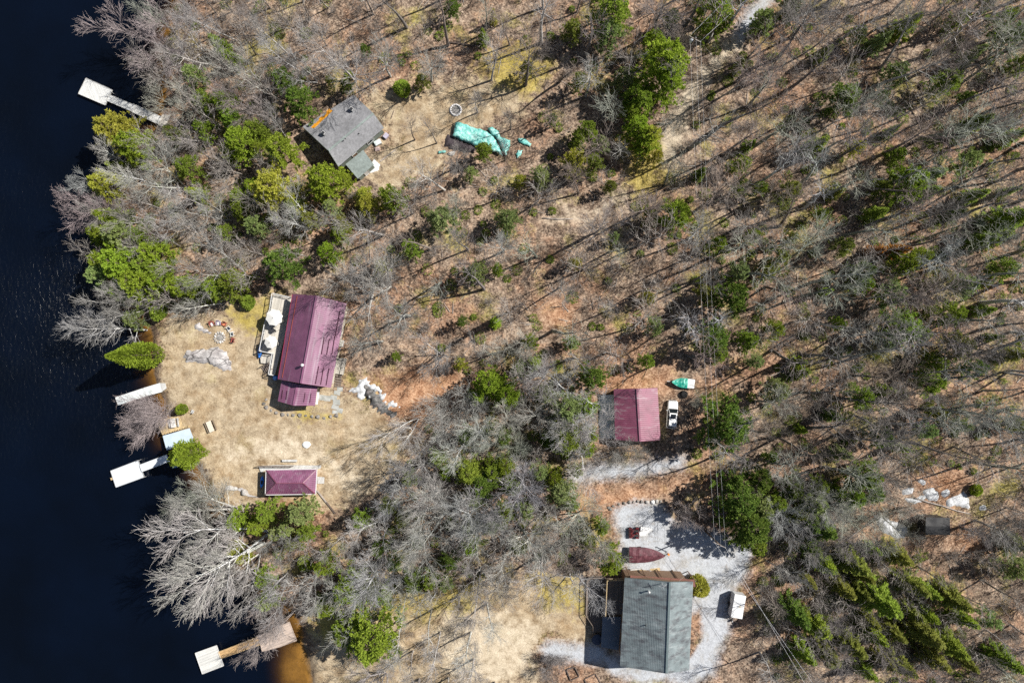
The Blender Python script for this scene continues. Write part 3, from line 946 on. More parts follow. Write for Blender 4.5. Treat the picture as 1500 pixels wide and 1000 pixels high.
# ------------------------------------------------------------------ leafless trees in place
TONE = {'grey': (.42, .405, .385), 'pink': (.38, .325, .315), 'green': (.39, .40, .34), 'pale': (.55, .535, .505), 'dark': (.26, .24, .23), 'brown': (.32, .265, .235), 'silver': (.48, .48, .485), 'red': (.38, .24, .23)}
TWORD = {'grey': 'leafless grey tree', 'pink': 'leafless pinkish-grey tree', 'green': 'leafless greenish-grey tree', 'pale': 'leafless pale-barked tree', 'dark': 'leafless dark-twigged tree', 'brown': 'leafless brown-twigged tree', 'silver': 'leafless silver tree', 'red': 'leafless red-twigged tree'}


def plant(px, py, h, proto, tone, lean=(0, 0), girth=1.0, label=None, cat='bare tree', group=None):
    """lean: degrees towards the picture's right and up"""
    x, y = G(px, py)
    pr = PROTO[proto]
    ref = {'s1': 6.5, 'd1': 16, 'w1': 14, 'w2': 14, 'g1': 17, 'g2': 17, 'g3': 17, 'g4': 17}.get(proto, 15)
    jb = RN.uniform(.82, 1.14)
    c = [v * jb * RN.uniform(.97, 1.03) for v in TONE[tone]]
    q = Matrix.Rotation(rad(lean[0]), 3, 'Y') @ Matrix.Rotation(rad(-lean[1]), 3, 'X') @ Matrix.Rotation(RN.uniform(0, 6.28), 3, 'Z')
    o = dup(pr, (x, y, ground_z(x, y)), rz=tuple(q.to_euler()), scale=(h / ref * girth, h / ref * girth, h / ref), color=c)
    if tone in ('pale', 'silver', 'grey'):
        for ch in o.children:
            k = (1.5 if tone != 'grey' else 1.4) if ch.name.startswith('trunk') else .8
            ch.color = (*[min(.85, v * k) for v in c], 1)
    if label:
        tag(o, label, cat, group)
    else:
        ax, ay = apparent(x, y, h * .65)
        pend(o, TWORD[tone], cat, ax, ay)
    return o


OWN_TREES = [  # base x, y, length, kind, tone, lean, girth, label
    (212, 483, 13, 'd1', 'silver', (-35, 4), 1.05, 'bare silver tree leaning far out over the lake above the tall cedar', 'dead tree'),
    (246, 603, 6.6, 's1', 'pink', (-38, -4), 1.15, 'spreading pinkish shrub leaning over the water beside the low aluminium dock', 'shrub'),
    (392, 780, 17.5, 'w3', 'pale', (-32, 4), 1.05, 'great pale limbed tree leaning over the lake below the bunkhouse, its limbs running level', 'bare tree'),
    (386, 796, 16.5, 'w1', 'pale', (-29, -9), 1.0, 'great forked pale tree fanning out over the lake, middle of the leaning three', 'bare tree'),
    (380, 812, 12.5, 'w3', 'pale', (-9, -17), 1.0, 'pale tree leaning down towards the square float dock, lowest of the leaning three', 'bare tree'),
    (345, 745, 13, 'w2', 'grey', (-26, 4), 1.05, 'grey many stemmed tree over the water just below the gangway cedar', 'bare tree'),
    (320, 728, 10, 'b2', 'green', (-14, 8), 1.0, 'greenish grey tree between the gangway cedar and the leaning giants', 'bare tree'),
    (433, 893, 10.5, 'w3', 'pink', (-46, -26), .85, 'pinkish tree fallen out over the boardwalk of the square float dock', 'bare tree'),
    (412, 886, 5.5, 's1', 'pink', (-20, -10), 1.0, 'pinkish shrub at the shore behind the square float dock', 'shrub'),
    (268, 78, 13, 'w2', 'pink', (-10, 2), 1.15, 'round headed purplish grey tree spreading over the lake above the long dock', 'bare tree'),
    (182, 285, 9, 'b2', 'silver', (-35, 0), .9, 'silvery many stemmed tree reaching over the lake below the yellow pine', 'bare tree'),
    (612, 613, 12, 'w3', 'pale', (-22, -14), .8, 'slim white birch leaning over the lawn below the snowy black ledge', 'bare tree'),
    (658, 622, 9, 'b1', 'pale', (-12, -8), .9, 'thin white birch in the deep shade beyond the leaning birch', 'bare tree'),
    (657, 742, 15, 'w2', 'pale', (-3, -10), 1.1, 'large pale forked tree with open white limbs below the sunny lawn', 'bare tree'),
    (648, 715, 12, 'w1', 'pale', (-6, 6), .85, 'white limbed open tree standing just above the large forked one', 'bare tree'),
    (1432, 618, 13, 'w1', 'pale', (-4, -2), .9, 'white birch with open limbs at the right edge below the wires', 'bare tree'),
    (545, 430, 13, 'w2', 'grey', (-4, 2), 1.0, 'bushy grey tree at the top right corner of the long purple cabin roof', 'bare tree'),
    (572, 418, 15, 'f5', 'grey', (0, 0), 1.0, 'tall forked grey tree whose shadow crosses the top of the purple cabin roof', 'bare tree'),
    (600, 462, 14, 'f3', 'grey', (0, 0), 1.0, 'tall grey tree whose shadow reaches the middle of the purple cabin roof', 'bare tree'),
    (1428, 762, 11, 'w1', 'grey', (0, 0), 1.0, 'broad grey tree shading the dark shed from its right side', 'bare tree'),
    (1405, 772, 9, 'f5', 'dark', (0, 0), 1.1, 'small dark tree close against the right wall of the dark shed', 'bare tree'),
    (608, 205, 9, 'f6', 'brown', (0, 0), 1.2, 'thin brown tree between the grey shingled cabin and the teal tarpaulins', 'bare tree'),
    (632, 118, 13, 'f1', 'grey', (0, 0), 1.0, 'grey tree at the upper edge of the yard left of the white stone ring', 'bare tree'),
    (672, 245, 11, 'f3', 'dark', (0, 0), 1.0, 'dark spreading tree below the large teal tarpaulin', 'bare tree'),
    (720, 118, 12, 'f1', 'grey', (0, 0), 1.0, 'grey tree above the white stone ring, its shadow crossing the yard', 'bare tree'),
    (572, 112, 13, 'f3', 'grey', (0, 0), 1.0, 'grey tree right of the upper corner of the grey shingled cabin', 'bare tree'),
    (1118, 738, 10, 'w1', 'silver', (2, -2), 1.0, 'silvery spreading tree among the dark pines right of the gravel yard', 'bare tree'),
    (1150, 768, 10, 'w2', 'grey', (2, -2), 1.0, 'grey spreading tree at the lower edge of the dark pines by the gravel yard', 'bare tree'),
    (1178, 722, 11, 'w1', 'grey', (2, 0), 1.0, 'wide grey tree in the middle of the dark pines by the gravel yard', 'bare tree'),
    (1215, 740, 11, 'w2', 'green', (2, 0), 1.0, 'greenish grey tree at the right end of the dark pines by the gravel yard', 'bare tree'),
    (1140, 705, 10, 'w3', 'grey', (2, 0), 1.0, 'grey forked tree at the upper edge of the dark pines by the gravel yard', 'bare tree'),
    (560, 500, 12, 'f3', 'grey', (-4, 0), .9, 'grey tree behind the right side of the long purple cabin roof', 'bare tree'),
    (648, 520, 10, 'w2', 'grey', (0, 0), .8, 'round grey tree standing alone on rusty leaves right of the purple cabin', 'bare tree'),
    (673, 596, 8, 's1', 'grey', (-4, -2), 1.0, 'dense round grey thicket bush at the edge of the rusty clearing', 'shrub'),
    (985, 735, 9, 'b2', 'pink', (4, -5), 1.0, 'pinkish tree with white stems at the corner of the gravel yard', 'bare tree'),
    (915, 660, 6, 's1', 'grey', (0, 0), .7, 'small leafless shrub at the lower eave of the purple garage roof', 'shrub'),
    (838, 790, 12, 'f5', 'brown', (6, -4), 1.1, 'brown many branched tree left of the maroon boat cover', 'bare tree'),
    (700, 165, 9, 'f2', 'grey', (0, 0), .9, 'grey straight tree growing beside the white stone ring', 'bare tree'),
    (640, 210, 9, 'f6', 'dark', (-4, 4), 1.0, 'thin dark tree at the lower left corner of the teal tarpaulins', 'bare tree'),
    (740, 235, 8, 'f6', 'dark', (0, 0), 1.0, 'thin dark tree in front of the teal tarpaulins', 'bare tree'),
    (748, 190, 9, 'f6', 'dark', (0, 0), 1.0, 'thin dark tree between the teal tarpaulins and the blue scraps', 'bare tree'),
    (1290, 752, 9, 'w2', 'green', (0, 0), .95, 'greenish grey bushy tree standing over the large snow patch', 'bare tree'),
    (520, 118, 14, 'w3', 'grey', (-4, 4), 1.1, 'wide grey tree just above the peak of the grey shingled cabin', 'bare tree'),
    (395, 170, 9, 'w2', 'pink', (-8, 2), .9, 'pinkish bushy tree left of the grey shingled cabin', 'bare tree'),
    (565, 985, 10, 'w2', 'grey', (-4, 0), .8, 'grey bushy tree at the bottom edge beside the big round pine', 'bare tree'),
    (588, 905, 13, 'f4', 'pale', (2, -8), .8, 'slender white birch on the lower lawn right of the big round pine', 'bare tree'),
    (632, 893, 14, 'f6', 'pale', (2, -6), .9, 'slender white birch leaning down across the lower lawn', 'bare tree'),
    (645, 925, 12, 'f6', 'pale', (0, -6), .9, 'second slender birch lower on the lower lawn', 'bare tree'),
    (640, 860, 9, 'f6', 'pale', (0, 0), 1.1, 'short white birch at the upper edge of the lower lawn', 'bare tree'),
    (770, 125, 14, 'f3', 'brown', (0, 0), 1.1, 'brown branched tree above the blue scraps, its long shadow crossing the yard', 'bare tree'),
    (810, 965, 4.5, 's1', 'dark', (0, 0), .9, 'low dark shrub at the start of the gravel path near the bottom edge', 'shrub'),
    (1022, 588, 3.2, 's1', 'green', (0, 0), .8, 'low greenish shrub between the white SUV and the wires', 'shrub'),
]
for r in OWN_TREES:
    plant(*r[:7], label=r[7], cat=r[8])

LAWN2_OPEN = [(760, 838), (868, 848), (866, 944), (790, 950), (740, 1010), (720, 900)]
LAWN2_SHORE = [(446, 905), (476, 892), (560, 862), (570, 1012), (460, 1015)]
TRACK = [PALE[0], PALE[2], PALE[3]]
CLEAR = [*TRACK, [(990, 545), (1110, 495), (1140, 555), (1000, 622)], LAWN, LAWN2_OPEN, LAWN2_SHORE, YARD, *GRAVEL, *BUILT]
CLEAR_SOFT = [(495, 560, 690, 640), ]
REG = [  # polygon of bases, spacing m, protos, tones, height range, lean
    ([(212, -20), (470, -20), (520, 110), (430, 130), (420, 250), (455, 300), (470, 430), (400, 425), (330, 450), (215, 455), (165, 420), (165, 320), (200, 230), (240, 170), (240, 60)], 3.8,
     ['b1', 'b2', 'f4', 'w3', 'b1', 'f1'], ['grey', 'pink', 'pale', 'grey', 'green', 'silver'], (9, 13), (-10, 2)),
    ([(440, -20), (1010, -20), (1000, 200), (930, 560), (700, 560), (520, 430), (470, 300), (540, 280), (640, 250), (640, 100), (520, 110)], 5.9,
     ['f1', 'g2', 'g3', 'f4', 'g1', 'g2', 'f6', 'g4'], ['grey', 'brown', 'dark', 'green', 'grey', 'dark'], (11.5, 16.5), (0, 0)),
    ([(1010, -20), (1510, -20), (1510, 690), (1060, 690), (1000, 660), (1040, 540), (1000, 540), (980, 330), (1020, 120)], 4.8,
     ['g1', 'g2', 'g3', 'g4', 'f1', 'g1', 'g3', 'f3'], ['grey', 'brown', 'dark', 'brown', 'green', 'dark', 'silver', 'green'], (13, 18.5), (0, 0)),
    ([(395, 745), (500, 745), (590, 690), (640, 600), (700, 580), (760, 500), (900, 540), (870, 600), (860, 665), (820, 690), (830, 745), (900, 760), (905, 800), (860, 835), (700, 850), (560, 850), (470, 885), (410, 870), (400, 780)], 4.7,
     ['w3', 'b2', 'f5', 'w1', 'w2', 'b1'], ['grey', 'silver', 'pale', 'green', 'grey', 'silver'], (9, 13.5), (0, -2)),
    ([(1060, 690), (1510, 690), (1510, 1010), (1120, 1010), (1075, 900), (1110, 800), (1060, 760)], 5.6,
     ['f1', 'f2', 'f3', 'f5', 'b1', 'f6'], ['grey', 'dark', 'green', 'brown', 'grey'], (8, 13), (0, 0)),
    ([(560, 850), (700, 845), (760, 860), (740, 1010), (570, 1010)], 4.6, ['f6', 'f4', 'f2', 'w1'], ['pale', 'grey', 'grey'], (8, 12.5), (0, -4)),
    # woods beyond the right and upper edges, whose shadows fall into the frame
    ([(1512, -160), (1660, -160), (1660, 1010), (1512, 1010)], 5.6, ['f1', 'f2', 'f3'], ['grey', 'dark'], (12, 15), (0, 0)),
    ([(300, -100), (1510, -100), (1510, -24), (260, -24)], 6.0, ['f1', 'f2', 'f4'], ['grey', 'brown'], (11, 14), (0, 0)),
]
placed = [G(r[0], r[1]) for r in OWN_TREES]
CAND = []


def blocked(px, py, pad):
    for c in CLEAR:
        if inside(px, py, c) or any(inside(px + dx, py + dy, c) for dx, dy in ((pad, 0), (-pad, 0), (0, pad), (0, -pad))):
            return True
    return False


for ri, (poly, sp, protos, tones, (h0, h1), lean) in enumerate(REG):
    x0, x1 = min(p[0] for p in poly), max(p[0] for p in poly)
    y0, y1 = min(p[1] for p in poly), max(p[1] for p in poly)
    tries = int((x1 - x0) * (y1 - y0) * S * S / sp ** 2 * 9)
    for _ in range(tries):
        px, py = RN.uniform(x0, x1), RN.uniform(y0, y1)
        if not inside(px, py, poly) or blocked(px, py, 6):
            continue
        x, y = G(px, py)
        s2 = (sp * RN.uniform(.82, 1.25)) ** 2
        if any((x - a) ** 2 + (y - b) ** 2 < s2 for a, b in placed):
            continue
        h = RN.uniform(h0, h1)
        ax, ay = apparent(x, y, h * .7)
        if 0 < px < 1500 and ((ri not in (3, 5) and blocked(ax, ay, 10)) or any(inside(ax + dx, ay + dy, b) for b in BUILT for dx in (-14, 0, 14) for dy in (-14, 0, 14))):
            continue
        if inside(px, py, LAKE) or any((ax - e[0]) ** 2 + (ay - e[1]) ** 2 < (e[2] * (.95 if ri in (0, 3) else .9)) ** 2 for e in EVER):
            continue
        placed.append((x, y))
        pk = RN.choice(protos)
        CAND.append((h * {'w': .38, 'f': .25, 'b': .23, 'g': .2}[pk[0]] * RN.uniform(.8, 1.2), px, py, h, pk, RN.choice(tones), (lean[0] + RN.gauss(0, 4), lean[1] + RN.gauss(0, 4)), RN.uniform(.85, 1.15)))
seen = sorted([c for c in CAND if -5 < c[1] < 1503 and -8 < c[2] < 1004], reverse=True)
FULL = 300 - len(OWN_TREES)
for c in seen[:FULL]:
    plant(*c[1:])
REST = [(*c[1:4], True) for c in seen[FULL:]] + [(*c[1:4], False) for c in CAND if not (-5 < c[1] < 1503 and -8 < c[2] < 1004)]
print('bare trees', len(seen), 'rest', len(REST), 'beyond', len(CAND) - len(seen))
settle_labels()

# ------------------------------------------------------------------ undergrowth: saplings, brush and sticks nobody could count
def small(seed, h, n, fine):
    hv, lt = grow(seed, h, .05, .3, stems=n, limbs=9, up=.5, zlo=.2, fine=fine, stem_out=.3, twig_r=.009)
    return np.array(hv + lt)


def merge(name, protos, spots, mat, sides=3):
    out = []
    for (x, y, z, k, sc, rz) in spots:
        a = protos[k].copy()
        c, s = math.cos(rz), math.sin(rz)
        for o in (0, 3):
            X, Y = a[:, o].copy(), a[:, o + 1].copy()
            a[:, o] = (X * c - Y * s) * sc + x
            a[:, o + 1] = (X * s + Y * c) * sc + y
            a[:, o + 2] = a[:, o + 2] * sc + z
        a[:, 6:8] *= max(sc, .8)
        out.append(a)
    v, f = seg_tubes(np.concatenate(out), sides)
    o = link_mesh(name, fast_mesh(name, v, f, [mat]))
    return tag(o, kind='stuff')


saps = [small(51, 4.0, 2, .32), small(52, 3.0, 4, .34), small(53, 5.0, 1, .34), small(54, 1.6, 6, .3)]
spots = []
for poly, n in ((REG[0][0], 190), (REG[1][0], 200), (REG[2][0], 360), (REG[3][0], 90), (REG[4][0], 330), (REG[5][0], 25)):
    x0, x1 = min(p[0] for p in poly), max(p[0] for p in poly)
    y0, y1 = min(p[1] for p in poly), max(p[1] for p in poly)
    c = 0
    while c < n:
        px, py = RN.uniform(x0, x1), RN.uniform(y0, y1)
        c += .3
        if inside(px, py, poly) and not blocked(px, py, 4) and not inside(px, py, LAKE):
            x, y = G(px, py)
            spots.append((x, y, ground_z(x, y), RN.randrange(4), RN.uniform(.6, 1.2), RN.uniform(0, 6.28)))
            c += .7


def brush_mat():
    m = Mat('brush', .9, .1)
    r = m.n('ShaderNodeNewGeometry').outputs['Random Per Island']
    m.color(m.ramp(r, [(0, (.14, .115, .1)), (.5, (.29, .26, .24)), (1, (.46, .43, .40))]))
    return m.m


BRUSH = brush_mat()
mids = [np.array(sum(grow(60 + k, 12, .15, .25, limbs=10, fine=.75, zlo=.35, up=.4, twig_r=.016), [])) for k in range(3)]
merge('distant_woods', mids, [(*G(px, py), ground_z(*G(px, py)), k % 3, h / 12, px) for k, (px, py, h, near) in enumerate(REST)], BRUSH)
merge('undergrowth', saps, spots, BRUSH)
sticks = []
for poly, n in ((REG[0][0], 150), (REG[1][0], 520), (REG[2][0], 620), (REG[3][0], 200), (REG[4][0], 300)):
    x0, x1 = min(p[0] for p in poly), max(p[0] for p in poly)
    y0, y1 = min(p[1] for p in poly), max(p[1] for p in poly)
    for _ in range(n):
        px, py = RN.uniform(x0, x1), RN.uniform(y0, y1)
        if not inside(px, py, poly) or blocked(px, py, 3) or inside(px, py, LAKE):
            continue
        x, y = G(px, py)
        a, L = RN.uniform(0, 6.28), RN.uniform(.7, 3.4)
        r = RN.uniform(.02, .07)
        x2, y2 = x + math.cos(a) * L, y + math.sin(a) * L
        sticks.append((x, y, ground_z(x, y) + r + .03, x2, y2, ground_z(x2, y2) + r + RN.uniform(.03, .3), r, r * .5))
v, f = seg_tubes(np.array(sticks), 5)
tag(link_mesh('fallen_branches_litter', fast_mesh('fallen_branches_litter', v, f, [BRUSH])), kind='stuff')

# seedlings and low juniper as one green ground cover
gc = []
rg = np.random.default_rng(8)
THICK = [(1120, 800), (1180, 790), (1340, 795), (1430, 870), (1450, 1000), (1140, 1000), (1110, 900)]
for poly, n in ((THICK, 150), (REG[2][0], 420), (REG[3][0], 170), (REG[0][0], 120), (REG[1][0], 170)):
    x0, x1 = min(p[0] for p in poly), max(p[0] for p in poly)
    y0, y1 = min(p[1] for p in poly), max(p[1] for p in poly)
    for _ in range(n):
        px, py = RN.uniform(x0, x1), RN.uniform(y0, y1)
        if inside(px, py, poly) and not blocked(px, py, 4) and not inside(px, py, LAKE):
            x, y = G(px, py)
            m_, hh, rr = RN.randint(70, 210), RN.uniform(.5, 1.5), RN.uniform(.4, 1.1)
            a_ = rg.uniform(0, 6.283, m_)
            q_ = np.sqrt(rg.uniform(0, 1, m_)) * rr
            C_ = np.stack([x + q_ * np.cos(a_), y + q_ * np.sin(a_), ground_z(x, y) + hh * (1 - q_ / rr * .8) * rg.uniform(.4, 1, m_)], 1)
            D_ = np.stack([np.cos(a_) + rg.normal(0, .4, m_), np.sin(a_) + rg.normal(0, .4, m_), rg.normal(.4, .4, m_)], 1)
            gc.append((C_, D_))
v, f = kites(np.concatenate([g[0] for g in gc]), np.concatenate([g[1] for g in gc]), .34, .075, rg)
o = link_mesh('evergreen_undergrowth', fast_mesh('evergreen_undergrowth', v, f, [LEAF]))
o.color = (.2, .28, .05, 1)
tag(o, kind='stuff')

LOG = plain('weathered_log', (.33, .29, .26), .9, .1, .4, 3)
LOGD = plain('dark_log', (.13, .10, .085), .9, .1, .4, 3)
for (ax, ay, bx, by, r, mt, lab) in [(1046, 280, 1084, 322, .17, LOGD, 'dark fallen trunk lying slantwise below the wires near the bright round pine'), (1150, 572, 1180, 568, .14, LOGD, 'short dark log on bare leaves right of the wires'),
                                 (1298, 628, 1400, 640, .2, LOGD, 'long dark fallen trunk lying level in the wood left of the white birch'), (1340, 730, 1420, 752, .16, LOG, 'fallen trunk lying across the snow above the dark shed'),
                                 (1240, 790, 1300, 745, .12, LOG, 'thin fallen trunk beside the large snow patch'), (655, 62, 700, 68, .17, LOGD, 'thick dark fallen trunk near the top above the stone ring'),
                                 (427, 898, 392, 921, .2, LOG, 'pale bleached log slanting over the boardwalk of the square float'), (795, 320, 838, 322, .13, LOG, 'pale log lying along the pale dirt track')]:
    (x, y), (x2, y2) = G(ax, ay), G(bx, by)
    rn = random.Random(int(ax))
    pts = [Vector((x + (x2 - x) * t, y + (y2 - y) * t, 0)) for t in (0, .25, .5, .75, 1)]
    for p in pts:
        p.x += rn.gauss(0, .08)
        p.y += rn.gauss(0, .08)
        p.z = max(ground_z(p.x, p.y), -.25) + r * .8
    mb = MB().tube(pts, [r, r * .95, r * .85, r * .75, r * .6], 8)
    for k in range(3):
        p = pts[k + 1]
        mb.tube([p, p + Vector((rn.uniform(-.7, .7), rn.uniform(-.7, .7), .5))], [r * .3, r * .12], 5)
    tag(mb.build('fallen_log', mt, None, True), lab, 'log')

# ------------------------------------------------------------------ shared materials
def metal_roof(name, col, rough=.38, stain=0.0, ang=0.0):
    m = Mat(name, rough, .9)
    p = m.pos()
    v = m.mapping(p, rot=(0, 0, rad(-ang)))
    f = m.noise(p, .5, 5, .65)
    c = m.ramp(f, [(.3, tuple(x * .78 for x in col)), (.7, tuple(x * 1.15 for x in col))])
    if stain:
        st = m.noise(m.mapping(v, scale=(.045, 1.0, 1)), 1.0, 5, .65)
        c = m.mix(m.rng(st, .47, .66, 0, stain), c, (.055, .05, .055))
        st2 = m.noise(m.mapping(v, scale=(.06, 1.6, 1)), 1.0, 4, .6)
        c = m.mix(m.rng(st2, .55, .75, 0, .3), c, (.5, .54, .54))
    m.color(c)
    m.rough(m.rng(f, .3, .7, rough * .85, rough * 1.3))
    return m.m


def shingle(name, col):
    m = Mat(name, .9, .2)
    p = m.pos()
    f = m.noise(p, 2.2, 6, .75)
    b = m.noise(p, .35, 4, .6)
    c = m.ramp(m.math('ADD', m.math('MULTIPLY', f, .65), m.math('MULTIPLY', b, .35)), [(.34, tuple(x * .6 for x in col)), (.52, col), (.7, tuple(min(1, x * 1.5) for x in col))])
    m.color(c)
    m.bump(f, .6, .04)
    return m.m


PURPLE = metal_roof('burgundy_metal', (.175, .058, .12), .5, .22, 78)
PURPLE2 = metal_roof('burgundy_metal_garage', (.18, .043, .085), .46, .22)
TEALROOF = metal_roof('grey_green_metal', (.16, .19, .195), .36, .8, 0)
SHINGLE = shingle('grey_shingle', (.21, .21, .22))
GREENROOF = shingle('green_grey_shingle', (.19, .22, .21))
WALLG = plain('sage_siding', (.19, .22, .19), .8)
WALLB = plain('brown_siding', (.22, .14, .09), .8)
WALLC = plain('cream_siding', (.5, .46, .38), .8)
WALLW = plain('white_trim', (.56, .56, .555), .6, .4, .1)
GLASS = plain('window_glass', (.02, .03, .04), .08, .6, .1)
DARK = plain('dark_metal', (.03, .03, .033), .5, .4)
STEEL = plain('galvanised_steel', (.5, .51, .52), .45, .5, .15, 3, .5)
GREYW = planks('grey_deck_boards', (.46, .43, .38), 78, .14)
TANW = planks('tan_deck_boards', (.46, .35, .2), 70, .15)
SILVW = planks('silver_dock_boards', (.47, .465, .45), 65, .15, .22)
PALEW = planks('pale_dock_boards', (.53, .53, .515), -68, .15, .2)
BROWNW = planks('brown_walk_boards', (.42, .27, .13), 22, .16, .45)
PINKW = planks('weathered_platform_boards', (.42, .34, .29), 22, .16, .3)
DARKW = planks('dark_deck_boards', (.16, .13, .11), 90, .14)
STONE = None


def stone_mat(name, cols, sc=1.6, crack=False):
    m = Mat(name, .9, .2)
    p = m.pos()
    f = m.noise(p, sc, 7, .72, .4)
    b = m.noise(p, sc * .35, 4, .6)
    t = m.math('ADD', m.math('MULTIPLY', f, .6), m.math('MULTIPLY', b, .4))
    c = m.ramp(t, [(.32, cols[0]), (.5, cols[1]), (.66, cols[2])])
    if crack:
        wv_ = m.n('ShaderNodeVectorMath', _operation='ADD', i0=p, i1=m.n('ShaderNodeTexNoise', Vector=p, Scale=.9, Detail=3.0).outputs['Color']).outputs[0]
        vo = m.n('ShaderNodeTexVoronoi', Vector=m.mapping(wv_, (.35, .9, 1), (0, 0, .35)), Scale=.9, _feature='DISTANCE_TO_EDGE').outputs[0]
        c = m.mix(m.rng(vo, .0, .07, 1, 0), c, (.035, .032, .03))
        c = m.mix(m.rng(m.noise(p, .8, 5, .7), .52, .62, 0, .6), c, (.17, .15, .15))
    m.color(c)
    m.bump(f, .8, .12)
    return m.m


ROCK = stone_mat('pale_granite', [(.13, .12, .12), (.38, .36, .355), (.6, .58, .565)], 1.6, True)
ROCKE = stone_mat('edging_stone', [(.06, .055, .05), (.18, .165, .15), (.36, .34, .32)], 2.5)
ROCKD = stone_mat('dark_ledge', [(.02, .02, .021), (.10, .098, .095), (.26, .25, .24)], 1.6, True)
ROCKL = stone_mat('light_stone', [(.2, .19, .175), (.37, .35, .33), (.55, .53, .5)], 3)
CONC = stone_mat('pale_concrete', [(.42, .43, .44), (.55, .56, .57), (.64, .65, .66)], .8)
SNOWM = Mat('snow', .7, .3)
SNOWM.color(SNOWM.ramp(SNOWM.noise(SNOWM.pos(), 1.8, 6, .7), [(.34, (.2, .2, .2)), (.46, (.4, .41, .42)), (.62, (.54, .55, .57))]))
SNOWM.bump(SNOWM.noise(SNOWM.pos(), 1.2, 5, .7), .6, .2)
SNOWM = SNOWM.m


# ------------------------------------------------------------------ gabled buildings from their roof corners in the photo
def plane_z(tri, x, y):
    a, b, c = tri
    n = (b - a).cross(c - a)
    return a.z - (n.x * (x - a.x) + n.y * (y - a.y)) / n.z


def gable(root, A, R, B, roof_m, wall_m, over=.45, t=.12, rib=None, ribmat=None, cap=None, base=-.3, rib_along=False, rib_h=.05, rib_w=.09):
    """A, R, B: pairs of 3D points along one eave, the ridge and the other eave (same order of ends)"""
    A1, A2, R1, R2, B1, B2 = map(Vector, (*A, *R, *B))
    roof = MB()
    for e1, e2 in ((A1, A2), (B1, B2)):
        n = (e2 - e1).cross(R1 - e1).normalized()
        if n.z < 0:
            n = -n
        roof.slab([e1, e2, R2, R1], t)
        if rib:
            if rib_along:
                cnt = int((R1 - e1).length / rib)
                prs = [(e1.lerp(R1, k / cnt), e2.lerp(R2, k / cnt)) for k in range(cnt + 1)]
            else:
                cnt = int((e2 - e1).length / rib)
                prs = [(e1.lerp(e2, k / cnt), R1.lerp(R2, k / cnt)) for k in range(cnt + 1)]
            for p, q in prs:
                d = (q - p).normalized()
                s = d.cross(n) * rib_w / 2
                f = n * .002
                p, q = p.lerp(q, .004), p.lerp(q, .99)
                roof.add([p - s + f, p + s + f, p + n * rib_h, q - s + f, q + s + f, q + n * rib_h], [(0, 1, 2), (3, 5, 4), (0, 3, 4, 1), (1, 4, 5, 2), (2, 5, 3, 0)])
    ro = roof.build('roof', roof_m, root)
    if cap is not None:
        up = Vector((0, 0, .06))
        MB().bar(R1 + up, R2 + up, .34, .07).build('ridge_cap', cap, ro)
    # gable trim boards
    tr = MB()
    for a_, r_, b_, o_ in ((A1, R1, B1, A2), (A2, R2, B2, A1)):
        out = (a_ - o_).normalized() * .035
        for p, q in ((a_, r_), (b_, r_)):
            tr.bar(p + out - Vector((0, 0, .12)), q + out - Vector((0, 0, .12)), .05, .2)
    tr.build('gable_trim', wall_m if cap is None else cap, ro)
    # walls under the roof
    c = (A1 + A2 + B1 + B2) / 4
    along = (A2 - A1).normalized()
    across = (B1 - A1)
    across = (across - along * across.dot(along)).normalized()
    w = {}
    for k, p, sa, sc in (('a1', A1, 1, 1), ('a2', A2, -1, 1), ('b1', B1, 1, -1), ('b2', B2, -1, -1), ('r1', R1, 1, 0), ('r2', R2, -1, 0)):
        q = p + along * over * sa + across * over * sc
        tri = (A1, A2, R1) if k[0] == 'a' else (B1, B2, R1)
        q.z = plane_z(tri, q.x, q.y) - t * 1.25 if k[0] != 'r' else p.z - t * 1.4
        w[k] = q
    lo = lambda p: Vector((p.x, p.y, base))
    mb = MB()
    vs = [lo(w['a1']), lo(w['a2']), lo(w['b2']), lo(w['b1']), w['a1'], w['a2'], w['b2'], w['b1'], w['r1'], w['r2']]
    mb.add(vs, [(0, 1, 5, 4), (2, 3, 7, 6), (3, 0, 4, 8, 7), (1, 2, 6, 9, 5)])
    wo = mb.build('wall', wall_m, root)
    return ro, wo, w, along, across


def opening(root, p, q, u, z, w, h, name='window', frame_m=None, glass_m=None, center=None):
    """a framed window or door on the wall from p to q (at the share u along it)"""
    frame_m, glass_m = frame_m or WALLW, glass_m or GLASS
    p, q = Vector((p[0], p[1], 0)), Vector((q[0], q[1], 0))
    d = (q - p).normalized()
    n = Vector((d.y, -d.x, 0))
    m = p.lerp(q, u)
    if center is not None and (m - Vector((center[0], center[1], 0))).dot(n) < 0:
        n = -n
    rz = math.atan2(d.y, d.x)
    c = m + Vector((0, 0, z + h / 2))
    fr = MB()
    b = .09
    for s in (-1, 1):
        fr.box(c + d * s * (w / 2 + b / 2) + n * .03, (b, .1, h + 2 * b), rz)
        fr.box(c + Vector((0, 0, s * (h / 2 + b / 2))) + n * .03, (w, .1, b), rz)
    o = fr.build(name, frame_m, root)
    MB().box(c + n * .012, (w, .05, h), rz).build('pane' if name == 'window' else 'door_leaf', glass_m, o)
    if name == 'door':
        MB().box(c + n * .07 + d * (w * .38), (.1, .06, .05), rz).build('handle', STEEL, o)


